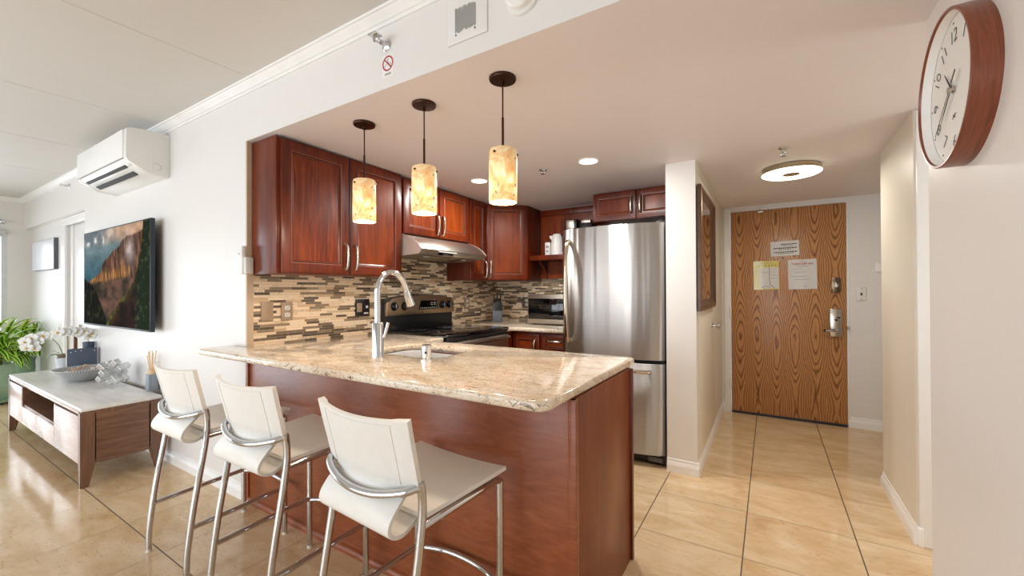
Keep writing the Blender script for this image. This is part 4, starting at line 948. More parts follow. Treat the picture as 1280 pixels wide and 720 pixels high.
def picture():
    U_, V_ = np.meshgrid((np.arange(NW) + .5) / NW, (np.arange(NH) + .5) / NH)
    def col(*c): return np.array(c, float)[None, None, :]
    def mx(a, b, t): t = np.clip(t, 0, 1)[..., None]; return a * (1 - t) + b * t
    n1, n2, n3 = fbm(U_, V_, 5, 1), fbm(U_, V_, 14, 9), fbm(U_ * 2.4, V_ * .5, 30, 21)
    sky = mx(col(128, 140, 146) + 0 * U_[..., None], col(206, 166, 138), (U_ - .25) / .45 + (n1 - .5) * .8)
    sky = mx(sky, col(236, 214, 190), (fbm(U_, V_, 7, 33) - .5) * 5 * np.exp(-((U_ - .56) / .14) ** 2 - ((V_ - .87) / .13) ** 2) * 2.2)
    sky = mx(sky, col(226, 222, 216), (n2 - .45) * 5 * np.exp(-((V_ - .90) / .055) ** 2) * (U_ < .36))
    sea = mx(col(64, 104, 116) + 0 * U_[..., None], col(136, 150, 152), (V_ - .5) / .4)
    img = mx(sea, sky, (V_ - .83 + .05 * (n1 - .5)) / .06)
    ridge = np.interp(U_, [0, .09, .20, .30, .33, .37, .42, .50, .55, .60, .63, .70, .78, .9, 1], [.3, .47, .52, .57, .65, .69, .71, .775, .79, .82, .86, .90, .90, .93, .95]) + (n2 - .5) * .02
    k = (ridge - V_)
    flute = fbm(U_ * 3.2 + V_ * .35, V_ * .32, 24, 55)
    mt = mx(col(74, 54, 48) + 0 * U_[..., None], col(150, 108, 80), (flute - .32) * 2.4)
    glow = np.exp(-((V_ - (.47 + .22 * (U_ - .25))) / .07) ** 2) * ((U_ > .1) & (U_ < .75))
    mt = mx(mt, col(226, 160, 92), glow * (flute - .2) * 1.5)
    img = mx(img, mt, k / .012)
    img = mx(img, col(196, 180, 176), (fbm(U_, V_, 6, 71) - .25) * 2.4 * np.exp(-((U_ - .74) / .07) ** 2 - ((V_ - .76) / .14) ** 2))
    val = mx(col(60, 56, 46) + 0 * U_[..., None], col(126, 92, 78), (fbm(U_, V_, 9, 90) - .45) * 3.5)
    img = mx(img, val, (.475 + .06 * (U_ - .3) - V_ + (n2 - .5) * .05) / .03)
    hl = np.interp(U_, [0, .08, .15, .22, .30, .38, .42, 1], [.51, .47, .44, .37, .24, .10, 0, -1]) + (n2 - .5) * .03
    gr = mx(col(20, 22, 18) + 0 * U_[..., None], col(58, 60, 30), (fbm(U_ * 1.5, V_, 20, 110) - .5) * 4)
    img = mx(img, gr, (hl - V_) / .015)
    gd = np.interp(U_, [0, .38, .45, .6, .72, .8, .86, .90, .93, 1], [-1, 0, .10, .26, .36, .46, .62, .80, 1.1, 1.2]) + (n2 - .5) * .05
    gk = mx(col(38, 28, 24) + 0 * U_[..., None], col(64, 42, 34), (fbm(U_, V_, 11, 130) - .4) * 3)
    gk = mx(gk, col(104, 112, 48), np.exp(-((gd - V_) / .07) ** 2) * (fbm(U_, V_, 22, 140) - .25) * 2.6 * (U_ < .84))
    gk = mx(gk, col(34, 46, 30), (U_ - .80) / .06)
    gk = mx(gk, col(74, 84, 56), (fbm(U_, V_, 28, 150) - .58) * 6 * (U_ > .82))
    img = mx(img, gk, (gd - V_) / .02)
    img = (img * (.80 + .4 * n2[..., None]) - 8) * 1.04
    return np.clip(img, 0, 255)
IMG = picture()
def lin_np(a): a = a / 255; return np.where(a <= .04045, a / 12.92, ((a + .055) / 1.055) ** 2.4)
m = MB(); a, b, c_, d_ = tx0 + .012, tx1 - .012, tz0 + .014, tz1 - .010
vs = [(a + (b - a) * i / NW, ty - .0008, c_ + (d_ - c_) * j / NH) for j in range(NH + 1) for i in range(NW + 1)]
m.add(vs, [(j * (NW + 1) + i, j * (NW + 1) + i + 1, (j + 1) * (NW + 1) + i + 1, (j + 1) * (NW + 1) + i) for j in range(NH) for i in range(NW)])
def m_screen():
    t = NT('television_picture'); at = t.n('VertexColor', layer_name='picture'); return t.bsdf(Base_Color=(.01, .01, .01, 1), Roughness=.4, Emission_Color=at.outputs[0], Emission_Strength=.9, Specular_IOR_Level=0.)
so = m.build('screen', m_screen(), r, flat=True)
ca_ = so.data.color_attributes.new('picture', 'FLOAT_COLOR', 'POINT'); L_ = lin_np(IMG)
vals = np.ones(((NH + 1) * (NW + 1), 4), np.float32); jj = np.minimum(np.arange(NH + 1), NH - 1); ii = np.minimum(np.arange(NW + 1), NW - 1)
vals[:, :3] = L_[jj][:, ii].reshape(-1, 3)
# vertices may have been reordered by the build: look each one up by position
co = np.empty(len(so.data.vertices) * 3, np.float32); so.data.vertices.foreach_get('co', co); co = co.reshape(-1, 3); loc = np.array(r.location)
ix = np.clip(np.round((co[:, 0] + loc[0] - a) / (b - a) * NW).astype(int), 0, NW); jx = np.clip(np.round((co[:, 2] + loc[2] - c_) / (d_ - c_) * NH).astype(int), 0, NH)
ca_.data.foreach_set('color', vals[jx * (NW + 1) + ix].ravel())
# second flat screen: pale framed panel on the recess wall
r = thing('wall_panel', 'small pale glossy wall panel with grey edges beside the far corner', 'wall panel', (-7.64, 1.345, 1.53))
m = MB(); m.box(-8.165, -7.12, 1.309, 1.344, 1.525, 1.895, .003); m.build('casing', plain('grey_panel_edge', lin(98, 100, 106), .4, .3), r)
m = MB(); m.box(-8.16, -7.125, 1.306, 1.3095, 1.53, 1.89, .001); m.build('face', plain('pale_glossy_face', lin(226, 230, 236), .3, var=.08, scale=3., stretch=(14, 1, 1)), r)
# ---------------------------------------------------------------- walnut console
cx0, cx1, cy0, cy1 = -5.872, -3.722, .800, 1.222
r = thing('media_console', 'low walnut media console with white stone top and open niche', 'media console', (-4.8, 1.01, 0))
m = MB(); m.box(cx0 + .004, cx1 - .002, cy0 + .004, cy1 - .002, .485, .507, .004); m.build('stone_top', STONE, r)
m = MB(); m.box(cx0 + .004, cx1 - .004, cy0 + .006, cy1 - .004, .462, .485, .002); m.build('top_frame', WALNUT, r)
for sx in (0, 1):
    for sy in (0, 1):
        X0 = cx0 if sx == 0 else cx1; Y0 = cy0 if sy == 0 else cy1; dx = 1 if sx == 0 else -1; dy = 1 if sy == 0 else -1
        m = MB(); w1, w0 = .062, .034
        zs_ = [(0, w0), (.135, w1 * .92), (.16, w1), (.478, w1)]
        vs = []; fs = []
        for z, ww in zs_:
            vs += [(X0, Y0, z), (X0 + dx * ww * .8, Y0, z), (X0 + dx * ww * .8, Y0 + dy * ww * 1.2, z), (X0, Y0 + dy * ww * 1.2, z)]
        for q in range(len(zs_) - 1): fs += [(q * 4 + k, q * 4 + (k + 1) % 4, q * 4 + 4 + (k + 1) % 4, q * 4 + 4 + k) for k in range(4)]
        fs += [(0, 1, 2, 3), (12, 13, 14, 15)]
        m.add(vs, fs); bmesh.ops.bevel(m.bm, geom=[e for e in m.bm.edges if abs(e.verts[0].co.z - e.verts[1].co.z) > .02], offset=.006, segments=2, affect='EDGES'); m.build('leg', WALNUTV, r, ang=50)
m = MB()
m.box(cx0 + .05, cx1 - .05, cy0 + .02, cy1 - .012, .140, .158); m.box(cx0 + .05, cx1 - .05, cy1 - .024, cy1 - .012, .14, .47)
m.box(-5.362, -5.346, cy0 + .006, cy1 - .02, .15, .47); m.box(-4.358, -4.342, cy0 + .006, cy1 - .02, .15, .47); m.box(-5.35, -4.35, cy0 + .012, cy1 - .02, .292, .310)
m.build('carcass', WALNUT, r)
for a, b in ((cx1 - .022, cx1 - .006), (cx0 + .006, cx0 + .022)):
    m = MB(); m.poly([(cy0 + .05, .150), (cy0 + .10, .140), (cy1 - .10, .140), (cy1 - .05, .150), (cy1 - .05, .465), (cy0 + .05, .465)], 'x', a, b); m.build('end_panel', WALNUTY, r)
for a, b in ((cx0 + .053, -5.352), (-4.350, cx1 - .053)):
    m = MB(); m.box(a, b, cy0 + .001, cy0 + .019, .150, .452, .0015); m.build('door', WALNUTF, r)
for a, b in ((-5.348, -4.852), (-4.848, -4.352)):
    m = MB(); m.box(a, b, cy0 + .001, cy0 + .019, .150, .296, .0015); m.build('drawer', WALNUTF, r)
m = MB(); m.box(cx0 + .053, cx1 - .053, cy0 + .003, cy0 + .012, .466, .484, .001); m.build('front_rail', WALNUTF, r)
ZC_ = .507
# reed diffuser
dx, dy = -3.968, 1.236
r = thing('reed_diffuser', 'grey reed diffuser with pale sticks at the right end of the console', 'reed diffuser', (dx, dy, ZC_))
m = MB(); m.poly([(dx + p[0], dy + p[1]) for p in rrect(-.030, .030, -.030, .030, .006, 3)], 'z', ZC_, ZC_ + .125, .003)
m.build('bottle', plain('ribbed_grey_ceramic', lin(138, 148, 158), .4, var=.25, scale=1.2, stretch=(90, 90, 1)), r)
m = MB(); m.lathe([(.024, ZC_ + .124), (.024, ZC_ + .158), (.018, ZC_ + .16), (0, ZC_ + .16)], (dx, dy, 0), seg=20); m.build('wooden_collar', plain('pale_wood', lin(226, 192, 150), .5), r)
for i in range(7):
    q = i * .9; m = MB(); m.cyl((dx + .008 * math.cos(q), dy + .008 * math.sin(q), ZC_ + .12), (dx + .030 * math.cos(q), dy + .026 * math.sin(q), ZC_ + .285 + .02 * math.sin(i * 2.3)), .003, 8); m.build('reed', plain('pale_reed', lin(232, 196, 148), .6) if 'pale_reed' not in bpy.data.materials else bpy.data.materials['pale_reed'], r)
# crystal sculpture
sx, sy = -4.37, 1.125
r = thing('crystal_sculpture', 'clear crystal sculpture of crossed bars between the bowl and the diffuser', 'sculpture', (sx, sy, ZC_))
A0 = Matrix.Translation((sx, sy, ZC_ + .116)) @ Matrix.Rotation(math.radians(32), 4, 'Z') @ Matrix.Rotation(math.radians(45), 4, 'Y') @ Matrix.Rotation(math.radians(14), 4, 'X')
hb, lb, ob = .021, .100, .031
for ax in range(3):
    for sg in (-1, 1):
        lo = [0, 0, 0]; hi = [0, 0, 0]
        lo[ax], hi[ax] = -lb, lb; b1, b2 = (ax + 1) % 3, (ax + 2) % 3
        lo[b1], hi[b1] = sg * ob - hb, sg * ob + hb; lo[b2], hi[b2] = -hb - .004 * sg, hb - .004 * sg
        m = MB(A0); m.box(lo[0], hi[0], lo[1], hi[1], lo[2], hi[2], .004); m.build('crystal_bar', CRYSTAL, r, flat=True)
# bowl with shells
bx, by = -4.92, 1.08
r = thing('woven_silver_bowl', 'wide shallow silver bowl with woven pattern holding shells', 'bowl', (bx, by, ZC_))
def m_weave():
    t = NT('woven_silver'); s = t.n('SeparateXYZ', {0: t.obj()}).outputs
    ang = t.ma('ARCTAN2', s[1], s[0]); rad = t.ma('SQRT', t.ma('ADD', t.ma('MULTIPLY', s[0], s[0]), t.ma('MULTIPLY', s[1], s[1])))
    p = t.ma('MULTIPLY', t.ma('SINE', t.ma('MULTIPLY_ADD', ang, 34., t.ma('MULTIPLY', rad, 190.))), t.ma('SINE', t.ma('MULTIPLY_ADD', ang, -34., t.ma('MULTIPLY', rad, 190.))))
    k = t.ramp(p, [(.42, lin(160, 162, 164)), (.58, lin(224, 224, 222))])
    return t.bsdf(Base_Color=k, Metallic=.1, Roughness=.35, Normal=t.bump(p, .5, .003))
m = MB(); m.lathe([(0, ZC_), (.06, ZC_), (.072, ZC_ + .006), (.125, ZC_ + .045), (.178, ZC_ + .092), (.190, ZC_ + .102), (.188, ZC_ + .107), (.174, ZC_ + .099), (.12, ZC_ + .054), (.068, ZC_ + .014), (0, ZC_ + .010)], (bx, by, 0), seg=56); m.build('bowl', m_weave(), r)
SHM = [plain('shell_cream', lin(232, 214, 192), .4, var=.12, scale=40.), plain('shell_tan', lin(212, 176, 144), .4, var=.2, scale=40.), plain('shell_white', lin(236, 230, 222), .4, var=.08, scale=40.)]
def shell(kind):
    m = MB()
    if kind == 0:   # cone spiral
        pts = []; 
        for i in range(40):
            t_ = i / 39; a = t_ * 5 * PI; pts.append(((.012 * (1 - t_)) * math.cos(a), (.012 * (1 - t_)) * math.sin(a), .050 * t_))
        m.tube(pts, (.013, .0015), 10, smooth=1)
    elif kind == 1:  # scallop
        def f(u, v):
            a = (u - .5) * 2.2; rr = .034 * v * (1 + .05 * math.cos(u * 44)); return (rr * math.sin(a), rr * math.cos(a), .012 * math.sin(v * PI * .8) + .0018 * math.cos(u * 44) * v)
        m.sheet(f, 40, 8, .002)
    else:            # rounded whelk
        m.lathe([(0, -.03), (.006, -.022), (.014, -.006), (.018, .004), (.012, .010), (.013, .014), (.007, .02), (.007, .023), (0, .032)], (0, 0, 0), 'x', 16)
    return m
base_sh = []
for k, (nm, lb) in enumerate((('spiral_shell', 'small spiral seashell lying in the woven silver bowl'), ('scallop_shell', 'small fan-shaped seashell lying in the woven silver bowl'), ('whelk_shell', 'small rounded seashell lying in the woven silver bowl'))):
    o = shell(k).build(nm, SHM[(1, 0, 2)[k]], origin=(0, 0, 0)); tag(o, lb, 'seashell', ('spiral shells in the bowl', 'fan-shaped shells in the bowl', 'rounded shells in the bowl')[k]); base_sh.append(o)
SG = [(-.13, -.02), (-.09, .05), (-.06, -.06), (-.02, .02), (.0, -.08), (.03, .06), (.06, -.03), (.10, .03), (.13, -.04), (.09, -.09), (-.10, -.09), (.02, -.02), (-.05, .10), (.08, .10), (.15, .03), (-.15, .05), (.05, -.12), (-.02, -.13)]
for i, (u, v) in enumerate(SG):
    k = i % 3; o = base_sh[k] if i < 3 else base_sh[k].copy()
    if i >= 3: C.objects.link(o)
    rr = math.hypot(u, v); zz = ZC_ + .034 + max(0, rr * .78 - .04) * .7 + random.random() * .018
    o.location = (bx + u * .78, by + v * .78, zz); o.rotation_euler = (random.uniform(-1, 1), random.uniform(-.9, .9), random.uniform(0, 6.28)); s_ = random.uniform(.62, .85); o.scale = (s_, s_, s_)
# perforated speaker
px_, py_ = -5.37, 1.165
r = thing('perforated_box', 'slate blue perforated box standing behind the shell bowl', 'speaker', (px_, py_, ZC_))
A = Matrix.Translation((px_, py_, ZC_)) @ Matrix.Rotation(math.radians(77.5), 4, 'Z')
m = MB(A); m.box(-.096, .098, -.022, .022, 0, .228, .004); m.build('case', plain('slate_blue', lin(66, 76, 94), .45), r)
m = MB(A); m.box(-.101, -.092, -.028, .023, 0, .230, .002); m.build('pale_edge', WPLAST2, r)
def m_perf():
    t = NT('perforated_metal'); s = t.n('SeparateXYZ', {0: t.n('Mapping', {'Vector': t.obj(), 'Rotation': (0, 0, math.radians(-77.5))}).outputs[0]}).outputs
    a = t.ma('PINGPONG', t.ma('MULTIPLY', s[0], 110.), .5); b = t.ma('PINGPONG', t.ma('MULTIPLY', s[2], 110.), .5)
    d = t.ma('ADD', t.ma('MULTIPLY', a, a), t.ma('MULTIPLY', b, b))
    return t.bsdf(Base_Color=t.ramp(d, [(.05, lin(26, 30, 38)), (.08, lin(84, 94, 112))], 'LINEAR'), Roughness=.45)
m = MB(A); m.box(-.090, .096, -.0245, -.0215, .004, .224, .001); m.build('perforated_front', m_perf(), r)
m = MB(A)
for u, v in ((-.07, .20), (.08, .205), (-.04, .207), (-.005, .209)): m.lathe([(0, -.0262), (.004, -.026), (.004, -.024)], (u, 0, v), 'y', 10)
m.build('rivets', WPLAST2, r)
# plants on the console: orchids
LEAF = plain('orchid_leaf', lin(74, 128, 54), .35, var=.2)
STEM = plain('orchid_stem', lin(122, 128, 74), .5)
PETAL = plain('white_petal', lin(246, 246, 242), .5, var=.02, Subsurface_Weight=.15)
YEL = plain('yellow_lip', lin(226, 176, 70), .5)
def flower(root, c, d, s_=1., nm='flower'):
    d = Vector(d).normalized(); u = d.cross(Vector((0, 0, 1))).normalized(); v = u.cross(d); X = Matrix((u, v, d)).transposed().to_4x4(); X.translation = Vector(c)
    m = MB(X)
    for k, (a, L, Wd) in enumerate(((PI / 2, .045, .022), (PI / 2 + 2.2, .045, .022), (PI / 2 - 2.2, .045, .022), (.25, .050, .034), (PI - .25, .050, .034))):
        def f(p, q, a=a, L=L, Wd=Wd):
            rr = L * q * s_; ww = Wd * s_ * math.sin(PI * min(1, q * .92 + .08)) ** .8 * (2 * p - 1); return (rr * math.cos(a) - ww * math.sin(a), rr * math.sin(a) + ww * math.cos(a), .010 * q * q * s_ - .01 * (2 * p - 1) ** 2 * s_ + (.002 if k < 3 else .004))
        m.sheet(f, 6, 7, .0015)
    o = m.build(nm, PETAL, root)
    m = MB(X); m.ball((0, -.006 * s_, .010 * s_), .008 * s_, 1, 1.3, 1); m.build('lip', YEL, o)
def leaf_strip(m, p0, d0, L, Wd, droop, nseg=8, fold=.25, twist=0.):
    d0 = Vector(d0).normalized(); side = d0.cross(Vector((0, 0, 1))); side = side.normalized() if side.length > 1e-4 else Vector((1, 0, 0))
    hz = Vector((d0.x, d0.y, 0)); hz = hz.normalized() if hz.length > 1e-4 else Vector((1, 0, 0)); el = math.asin(max(-1, min(1, d0.z)))
    P_ = [Vector(p0)]
    for i in range(nseg):
        e = el - droop * ((i + .5) / nseg) ** 1.3; q_ = P_[-1] + (hz * math.cos(e) + Vector((0, 0, 1)) * math.sin(e)) * L / nseg; q_.y = min(q_.y, 1.262 if q_.x > -5.82 else 1.312); q_.x = max(q_.x, -8.36); P_.append(q_)
    def f(u, v):
        x = v * nseg; i = min(nseg - 1, int(x)); p = P_[i].lerp(P_[i + 1], x - i); ww = Wd * (math.sin(PI * min(1, .12 + .88 * v)) ** .7 if v < .999 else .02) ; q = 2 * u - 1
        return p + side * ww * q + Vector((0, 0, 1)) * abs(q) * ww * fold
    m.sheet(f, 4, nseg, .0016, uv=True)
ox, oy = -5.80, 1.13
r = thing('orchid', 'white orchid in a pale grey pot, its stem arching left over the console', 'potted orchid', (ox, oy, ZC_))
m = MB(); m.lathe([(0, ZC_), (.040, ZC_), (.048, ZC_ + .06), (.053, ZC_ + .112), (.050, ZC_ + .115), (.045, ZC_ + .10), (0, ZC_ + .095)], (ox, oy, 0), seg=32); m.build('pot', plain('pale_grey_pot', lin(206, 210, 216), .4), r)
m = MB(); m.lathe([(0, ZC_ + .150), (.034, ZC_ + .146), (.042, ZC_ + .10)], (ox, oy, 0), seg=20); m.build('bark', plain('bark_mix', lin(122, 104, 86), .9, var=.4, scale=80.), r)
for a, L, dr in ((-1.75, .15, 2.2), (1.2, .13, 1.9), (.2, .11, 1.5), (-2.9, .10, 1.6)):
    m = MB(); leaf_strip(m, (ox, oy, ZC_ + .12), (math.cos(a), math.sin(a), .9), L, .026, dr); m.build('leaf', LEAF, r)
e = Vector((-.1, -1, 0)).normalized(); Q = lambda d, z: (ox + e.x * d, oy + e.y * d, z)
m = MB(); m.tube([Q(0, ZC_ + .12), Q(.015, .70), Q(.045, .77), Q(.095, .825), Q(.15, .825), Q(.20, .79)], (.0042, .002), 8); m.build('stem', STEM, r)
m = MB(); m.tube([Q(-.025, ZC_ + .12), Q(-.030, .75), Q(-.026, .86)], (.0045, .004), 8); m.build('stake', STEM, r)
for d1_, z1_ in ((.07, .70), (-.09, .715), (.05, .675)):
    m = MB(); m.tube([Q(0, ZC_ + .125), Q(d1_ * .5, (z1_ + ZC_ + .14) / 2), Q(d1_, z1_)], .0018, 6); m.build('aerial_root', STEM, r)
for d_, z_, k_ in ((.10, .835, (.7, -.6, .1)), (.135, .845, (.9, -.3, .3)), (.165, .800, (.8, -.6, -.1)), (.20, .775, (.9, -.4, 0)), (.205, .83, (.85, -.5, .2)), (.245, .80, (.8, -.6, 0)), (.19, .735, (.9, -.4, -.2)), (.235, .745, (.8, -.5, -.1))):
    q = Q(d_, z_); flower(r, (q[0] + .03, q[1], q[2]), k_, 1.0)
ox, oy = -5.475, 1.232
r = thing('orchid', 'white orchid in a slate blue pot behind the perforated box', 'potted orchid', (ox, oy, ZC_))
m = MB(); m.lathe([(0, ZC_), (.030, ZC_), (.034, ZC_ + .12), (.040, ZC_ + .225), (.043, ZC_ + .275), (.040, ZC_ + .275), (.036, ZC_ + .23), (0, ZC_ + .22)], (ox, oy, 0), seg=32); m.build('pot', plain('slate_blue_pot', lin(70, 82, 102), .4), r)
m = MB(); m.tube([(ox, oy, ZC_ + .22), (ox + .005, oy - .01, .83), (ox, oy - .05, .89), (ox - .01, oy - .18, .915)], (.0035, .002), 8); m.build('stem', STEM, r)
for d_, z_, k_ in ((.0, .835, (.9, -.3, .25)), (-.015, .865, (.9, -.3, 0)), (.055, .865, (.9, -.4, .1)), (.03, .885, (.8, -.3, .5)), (.09, .885, (.9, -.4, .3)), (.13, .895, (.8, -.5, .4)), (.17, .885, (.9, -.4, .3)), (.205, .89, (.8, -.5, .2))):
    flower(r, (ox + .035, oy - d_, z_), k_, 1.0)
r = thing('wooden_stick', 'thin red-brown wooden board standing behind the perforated box', 'wood piece', (-5.47, 1.145, ZC_))
m = MB(Matrix.Translation((-5.47, 1.145, ZC_)) @ Matrix.Rotation(math.radians(77), 4, 'Z')); m.poly([(-.012, 0), (.012, 0), (.012, .315), (.006, .325), (-.009, .337), (-.012, .34)], 'y', -.004, .004, .001); m.build('board', plain('red_brown_wood', lin(108, 66, 52), .5, var=.15), r)
# wall outlet with plug near the diffuser
outlet('wall_outlet', 'white outlet on the wall behind the reed diffuser', frame((-4.13, YH - .0005, .62), (1, 0, 0), Vz), .072, .118, 'outlet', WPLAST)
# ---------------------------------------------------------------- big floor plants
GLZ = plain('celadon_glaze', lin(146, 178, 152), .22, var=.18, scale=4., coat=.5)
def m_drac():
    t = NT('lime_striped_leaf'); u = t.n('SeparateXYZ', {0: t.n('TexCoord').outputs['UV']}).outputs[0]
    e = t.ma('ABSOLUTE', t.ma('SUBTRACT', u, .5)); nz = t.noise(t.obj(), 8., 3.)
    c = t.ramp(t.ma('MULTIPLY_ADD', nz, .1, e), [(.12, lin(40, 92, 34)), (.24, lin(74, 142, 44)), (.32, lin(160, 214, 62)), (.5, lin(196, 232, 92))])
    return t.bsdf(Base_Color=c, Roughness=.32, Subsurface_Weight=.1)
DRAC = m_drac()
def planter(x, y, rad, h, label, seed, cat='potted plant', rows=5, sc=1.):
    r = thing('potted_dracaena', label, cat, (x, y, 0), 'green plants by the window')
    m = MB(); m.lathe([(0, .02), (rad * .98, .02), (rad * 1.06, .035), (rad * 1.08, .05), (rad * 1.0, .05), (0, .045)], (x, y, 0), seg=40); m.build('saucer', GLZ, r)
    m = MB(); m.lathe([(0, .045), (rad * .72, .045), (rad * .9, .16), (rad * 1.0, h * .7), (rad * .98, h * .9), (rad * 1.04, h), (rad * .97, h + .004), (rad * .9, h * .9), (0, h * .88)], (x, y, 0), seg=40); m.build('pot', GLZ, r)
    for k in range(4):
        m = MB(); a = k * PI / 2 + .4; m.cyl((x + rad * .7 * math.cos(a), y + rad * .7 * math.sin(a), 0), (x + rad * .7 * math.cos(a), y + rad * .7 * math.sin(a), .024), .02, 12); m.build('pot_foot', DARK, r)
    m = MB(); m.lathe([(0, h * .91), (rad * .93, h * .90)], (x, y, 0), seg=24); m.build('soil', plain('potting_soil', lin(62, 48, 36), .95, var=.3, scale=60.) if 'potting_soil' not in bpy.data.materials else bpy.data.materials['potting_soil'], r)
    rnd = random.Random(seed); stems = [(0, 0, .34), (.07, .05, .22), (-.08, .03, .24), (.0, -.08, .14), (-.04, .09, .30), (.05, -.05, .05)]
    for (a, b, hh) in stems:
        m = MB(); m.tube([(x + a * .5, y + b * .5, h * .85), (x + a * sc, y + b * sc, h + hh * .5 * sc), (x + a * 1.2 * sc, y + b * 1.2 * sc, h + hh * sc)], (.012, .008), 8); m.build('cane', STEM, r)
    m = MB()
    for (a, b, hh) in stems:
        for i in range(17):
            an = i * 2.4 + rnd.random() * .5; t_ = i / 16; el = 1.25 - 1.05 * (1 - t_) + rnd.uniform(-.1, .15)
            leaf_strip(m, (x + a * 1.1 * sc, y + b * 1.1 * sc, h + hh * (.45 + .55 * t_) * sc), (math.cos(an) * math.cos(el), math.sin(an) * math.cos(el), math.sin(el)), rnd.uniform(.26, .38) * sc, .024 * sc, rnd.uniform(1.0, 1.9), 7, .3)
    m.build('foliage', DRAC, r, ang=60)
    return r
planter(-7.95, 1.185, .122, .435, 'lime-striped dracaena in a green glazed pot, nearer the television wall', 3, sc=.92)
planter(-7.42, .90, .165, .445, 'lime-striped dracaena in a wide green glazed pot below the end window', 11, sc=1.0)
# ---------------------------------------------------------------- right wall: clock
KX, KY, KZ, KR = XN, 1.578, 1.787, .2045
xf = KX - .052
r = thing('wall_clock', 'round wall clock with deep walnut rim and white face', 'clock', (KX, KY, KZ))
m = MB(); m.lathe([(0, 0), (KR, 0), (KR, -.050), (KR - .002, -.0525), (KR - .007, -.0525), (KR - .009, -.050), (KR - .010, -.024), (0, -.022)], (KX, KY, KZ), 'x', 96)
m.build('rim', m_wood('clock_walnut', lin(88, 40, 20), lin(126, 62, 34), lin(150, 80, 46), .34, (60, 4, 4), .2, .3), r)
m = MB(); m.lathe([(0, -.0255), (KR - .0105, -.0250), (KR - .0105, -.023)], (KX, KY, KZ), 'x', 72); fc = m.build('face', plain('clock_face_white', lin(232, 232, 228), .5, var=.01), r)
m = MB(); m.lathe([(KR - .0125, -.0258), (KR - .0100, -.047), (KR - .0092, -.047), (KR - .0095, -.0252)], (KX, KY, KZ), 'x', 96); m.build('inner_ring', TRIMW, r)
Xc = frame((KX - .0260, KY, KZ), (0, -1, 0), Vz)     # seen from the room: right is towards -y
NUM = plain('clock_grey_print', lin(92, 92, 90), .6)
for h in range(1, 13):
    a = PI / 2 - h * PI / 6; q = Xc @ Matrix.Translation((.142 * math.cos(a), .142 * math.sin(a), 0)) @ Matrix.Rotation(a - PI / 2 if h in (12, 1, 2, 10, 11, 9, 3) else a + PI / 2, 4, 'Z')
    text(str(h), .052, NUM, q, fc, 'numeral', depth=.0003, bold=-.0009)
    m = MB(Xc); m.ball((.178 * math.cos(a), .178 * math.sin(a), 0), .0032, 1, 1, .2, 8); m.build('hour_dot', NUM, fc)
def hand(a, L, w0, tail, z, nm, mt=INK):
    X = Xc @ Matrix.Rotation(a, 4, 'Z') @ Matrix.Translation((0, 0, z)); m = MB(X); m.poly([(-tail, -w0), (L * .6, -w0 * .8), (L, -.0006), (L, .0006), (L * .6, w0 * .8), (-tail, w0)], 'z', 0, .001); return m.build(nm, mt, r)
hand(PI / 2 - (10 + 38 / 60) * PI / 6, .082, .0034, .012, .004, 'hour_hand')
hand(PI / 2 - 38 / 60 * 2 * PI, .10, .0030, .012, .007, 'minute_hand')
hand(PI / 2 - 38.3 / 60 * 2 * PI, .145, .0010, .055, .010, 'second_hand')
X = Xc @ Matrix.Rotation(PI / 2 - 38.3 / 60 * 2 * PI, 4, 'Z'); m = MB(X); m.box(-.058, -.022, -.003, .003, .0098, .011, .0005); m.build('counterweight', INK, r)
m = MB(Xc); m.lathe([(0, .014), (.008, .013), (.009, .001), (0, 0)], seg=18); m.build('hub', NICKEL, r)
m = MB(Xc @ Matrix.Translation((0, -.072, 0)) @ Matrix.Rotation(.2, 4, 'Z')); m.tube([(-.012, -.004, .0003), (-.004, .006, .0003), (0, -.004, .0003), (.005, .004, .0003), (.014, .002, .0003)], .0009, 5, smooth=3); m.build('maker_mark', NUM, fc)
# ---------------------------------------------------------------- mirror, switches, papers
r = thing('framed_mirror', 'tall dark bronze framed mirror on the corridor wall', 'mirror', (-.414, 3.46, 1.1))
Xm = frame((-.4135, 3.04, 1.105), (0, 1, 0), Vz)
MF = plain('antique_bronze_frame', lin(84, 58, 42), .34, .4, .25, 30.)
m = MB(Xm); m.nested(.85, .86, [(0, 0), (0, .020), (.004, .026), (.030, .028), (.042, .020), (.060, .016), (.072, .010), (.080, .008)]); m.build('frame', MF, r, ang=25)
m = MB(Xm); m.nested(.85, .86, [(.006, .0262), (.010, .0295), (.016, .0300), (.020, .0282)]); m.build('gilt_line', plain('worn_gilt', lin(156, 122, 80), .3, .8), r)
m = MB(Xm); m.box(.072, .778, .072, .788, .003, .0085); m.build('mirror_glass', plain('silvered_glass', lin(226, 226, 222), .015, 1., var=.01, rvar=.01), r)
XD = 4.8195
outlet('light_switch', 'single white light switch beside the entry door', frame((.697, XD, 1.205), (1, 0, 0), Vz), .072, .118, 'switch', WPLAST2, 'light switch')
r = thing('door_chime', 'small white wall box by the corridor corner, above the light switch', 'wall box', (.835, XD, 1.44))
m = MB(); m.box(.79, .89, XD - .022, XD, 1.40, 1.482, .004); m.build('box', WPLAST, r)
m = MB(); m.cyl((.835, XD - .022, 1.44), (.835, XD - .0245, 1.44), .006, 12); m.build('button', GREYL, r)
m = MB(); m.box(.884, .891, XD - .023, XD - .004, 1.43, 1.46, .001); m.build('side_slot', INK, r)
r = thing('intercom', 'white wall-mounted handset holder on the corner beside the cherry cabinet', 'intercom', (XK, YH, 1.44))
m = MB(); m.box(XK - .048, XK + .012, YH - .032, YH - .0035, 1.355, 1.522, .007); m.build('holder', WPLAST, r)
m = MB(); m.box(XK + .013, XK + .040, YH - .022, YH + .022, 1.357, 1.455, .003); m.build('side_case', WPLAST2, r)
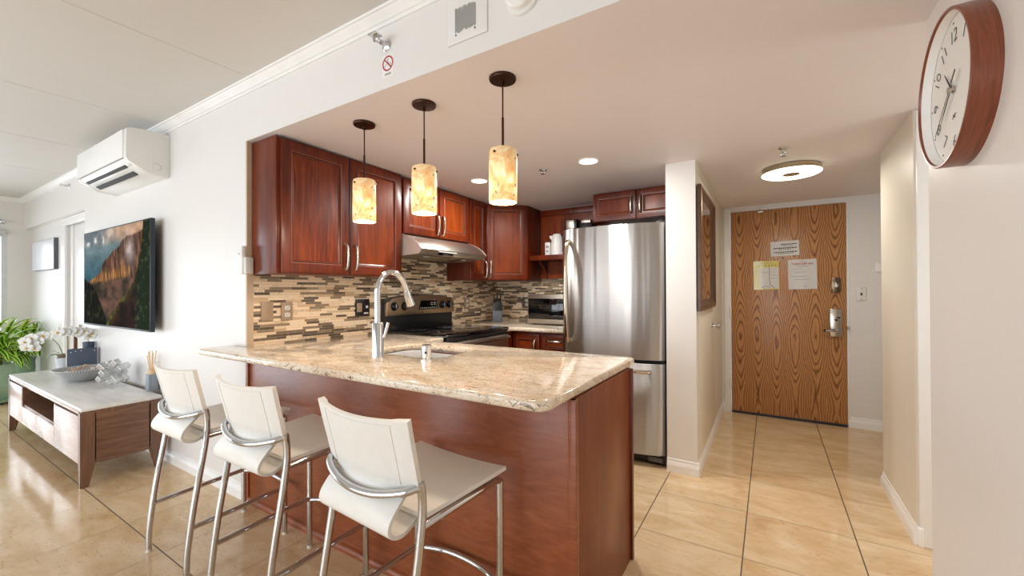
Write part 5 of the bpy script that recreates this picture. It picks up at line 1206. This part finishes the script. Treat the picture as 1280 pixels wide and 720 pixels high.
m = MB(); m.cyl((XK - .018, YH - .032, 1.475), (XK - .018, YH - .0335, 1.475), .006, 14); m.build('button', GREYL, r)
YP = 4.7985
def paper(name, label, x0, x1, z0, z1, mt, tilt=0.):
    cx_, cz_ = (x0 + x1) / 2, (z0 + z1) / 2; X = frame((cx_, YP, cz_), (1, 0, 0), Vz) @ Matrix.Rotation(tilt, 4, 'Z'); w_, h_ = x1 - x0, z1 - z0
    r = thing(name, label, 'notice', (cx_, YP, cz_))
    m = MB(X); m.box(-w_ / 2, w_ / 2, -h_ / 2, h_ / 2, -.001, .0008); m.build('sheet', mt, r)
    m = MB(X); m.box(-w_ / 2 - .003, w_ / 2 + .003, -h_ / 2 - .003, h_ / 2 + .003, .0009, .0012); m.build('plastic_sleeve', m_glass('clear_sleeve', (1, 1, 1, 1), .08) if 'clear_sleeve' not in bpy.data.materials else bpy.data.materials['clear_sleeve'], r)
    return r, X
def lines(r, X, rows, mt, nm='print'):
    m = MB(X); rr = random.Random(len(rows))
    for (x0, x1, y, hh) in rows:
        x = x0
        while x < x1:
            wd = min(x1 - x, rr.uniform(.008, .02)); m.box(x, x + wd, y - hh / 2, y + hh / 2, .0008, .00105); x += wd + .004
    m.build(nm, mt, r)
r, X = paper('door_notice', 'small white printed notice taped at the top of the oak door', .010, .240, 1.575, 1.716, PAPER, .03)
lines(r, X, [(-.03, .10, .040, .010), (-.01, .06, .024, .004), (-.09, .10, .004, .011), (-.05, .05, -.010, .004), (-.09, .10, -.034, .010), (-.06, .07, -.048, .005)], INK)
r, X = paper('door_notice', 'yellow-bordered printed map sheet taped left on the oak door', -.135, .078, 1.250, 1.530, PAPERY, .015)
m = MB(X); m.poly(rrect(-.055, .10, -.13, .075, [.0, .0, .03, .02]), 'z', .0008, .001); m.build('white_field', PAPER, r)
lines(r, X, [(-.05, .06, .118, .004), (.035, .09, .055, .005), (.04, .09, .03, .006), (.035, .09, .0, .006), (.04, .09, -.03, .005), (-.04, .02, .03, .005)], GREYL)
m = MB(X); m.tube([(.028, .085, .0012), (.028, -.06, .0012), (.04, -.10, .0012), (.065, -.125, .0012)], .002, 6, smooth=3); m.tube([(-.04, -.125, .0012), (-.01, -.108, .0012), (.03, -.118, .0012)], .0018, 6, smooth=3); m.build('map_line', INK, r)
m = MB(X)
for i in range(6): m.cyl((-.06 + i * .028, .097, .0008), (-.06 + i * .028, .097, .0011), .0055, 10)
m.build('symbols', plain('olive_print', lin(150, 132, 52), .5), r)
r, X = paper('door_notice', 'white printed notice with red heading taped right on the oak door', .151, .376, 1.252, 1.535, PAPER, .02)
text('TURN OFF A/C', .026, REDINK, X @ Matrix.Translation((.005, .098, .0009)), r, 'heading', depth=.0002, bold=.0006)
lines(r, X, [(-.02, .02, .122, .004), (-.05, .05, .078, .006), (-.07, .0, .05, .005), (-.06, .02, .02, .005), (-.09, .03, -.02, .006), (-.06, .05, -.05, .005), (.0, .03, -.118, .006)], GREYL)
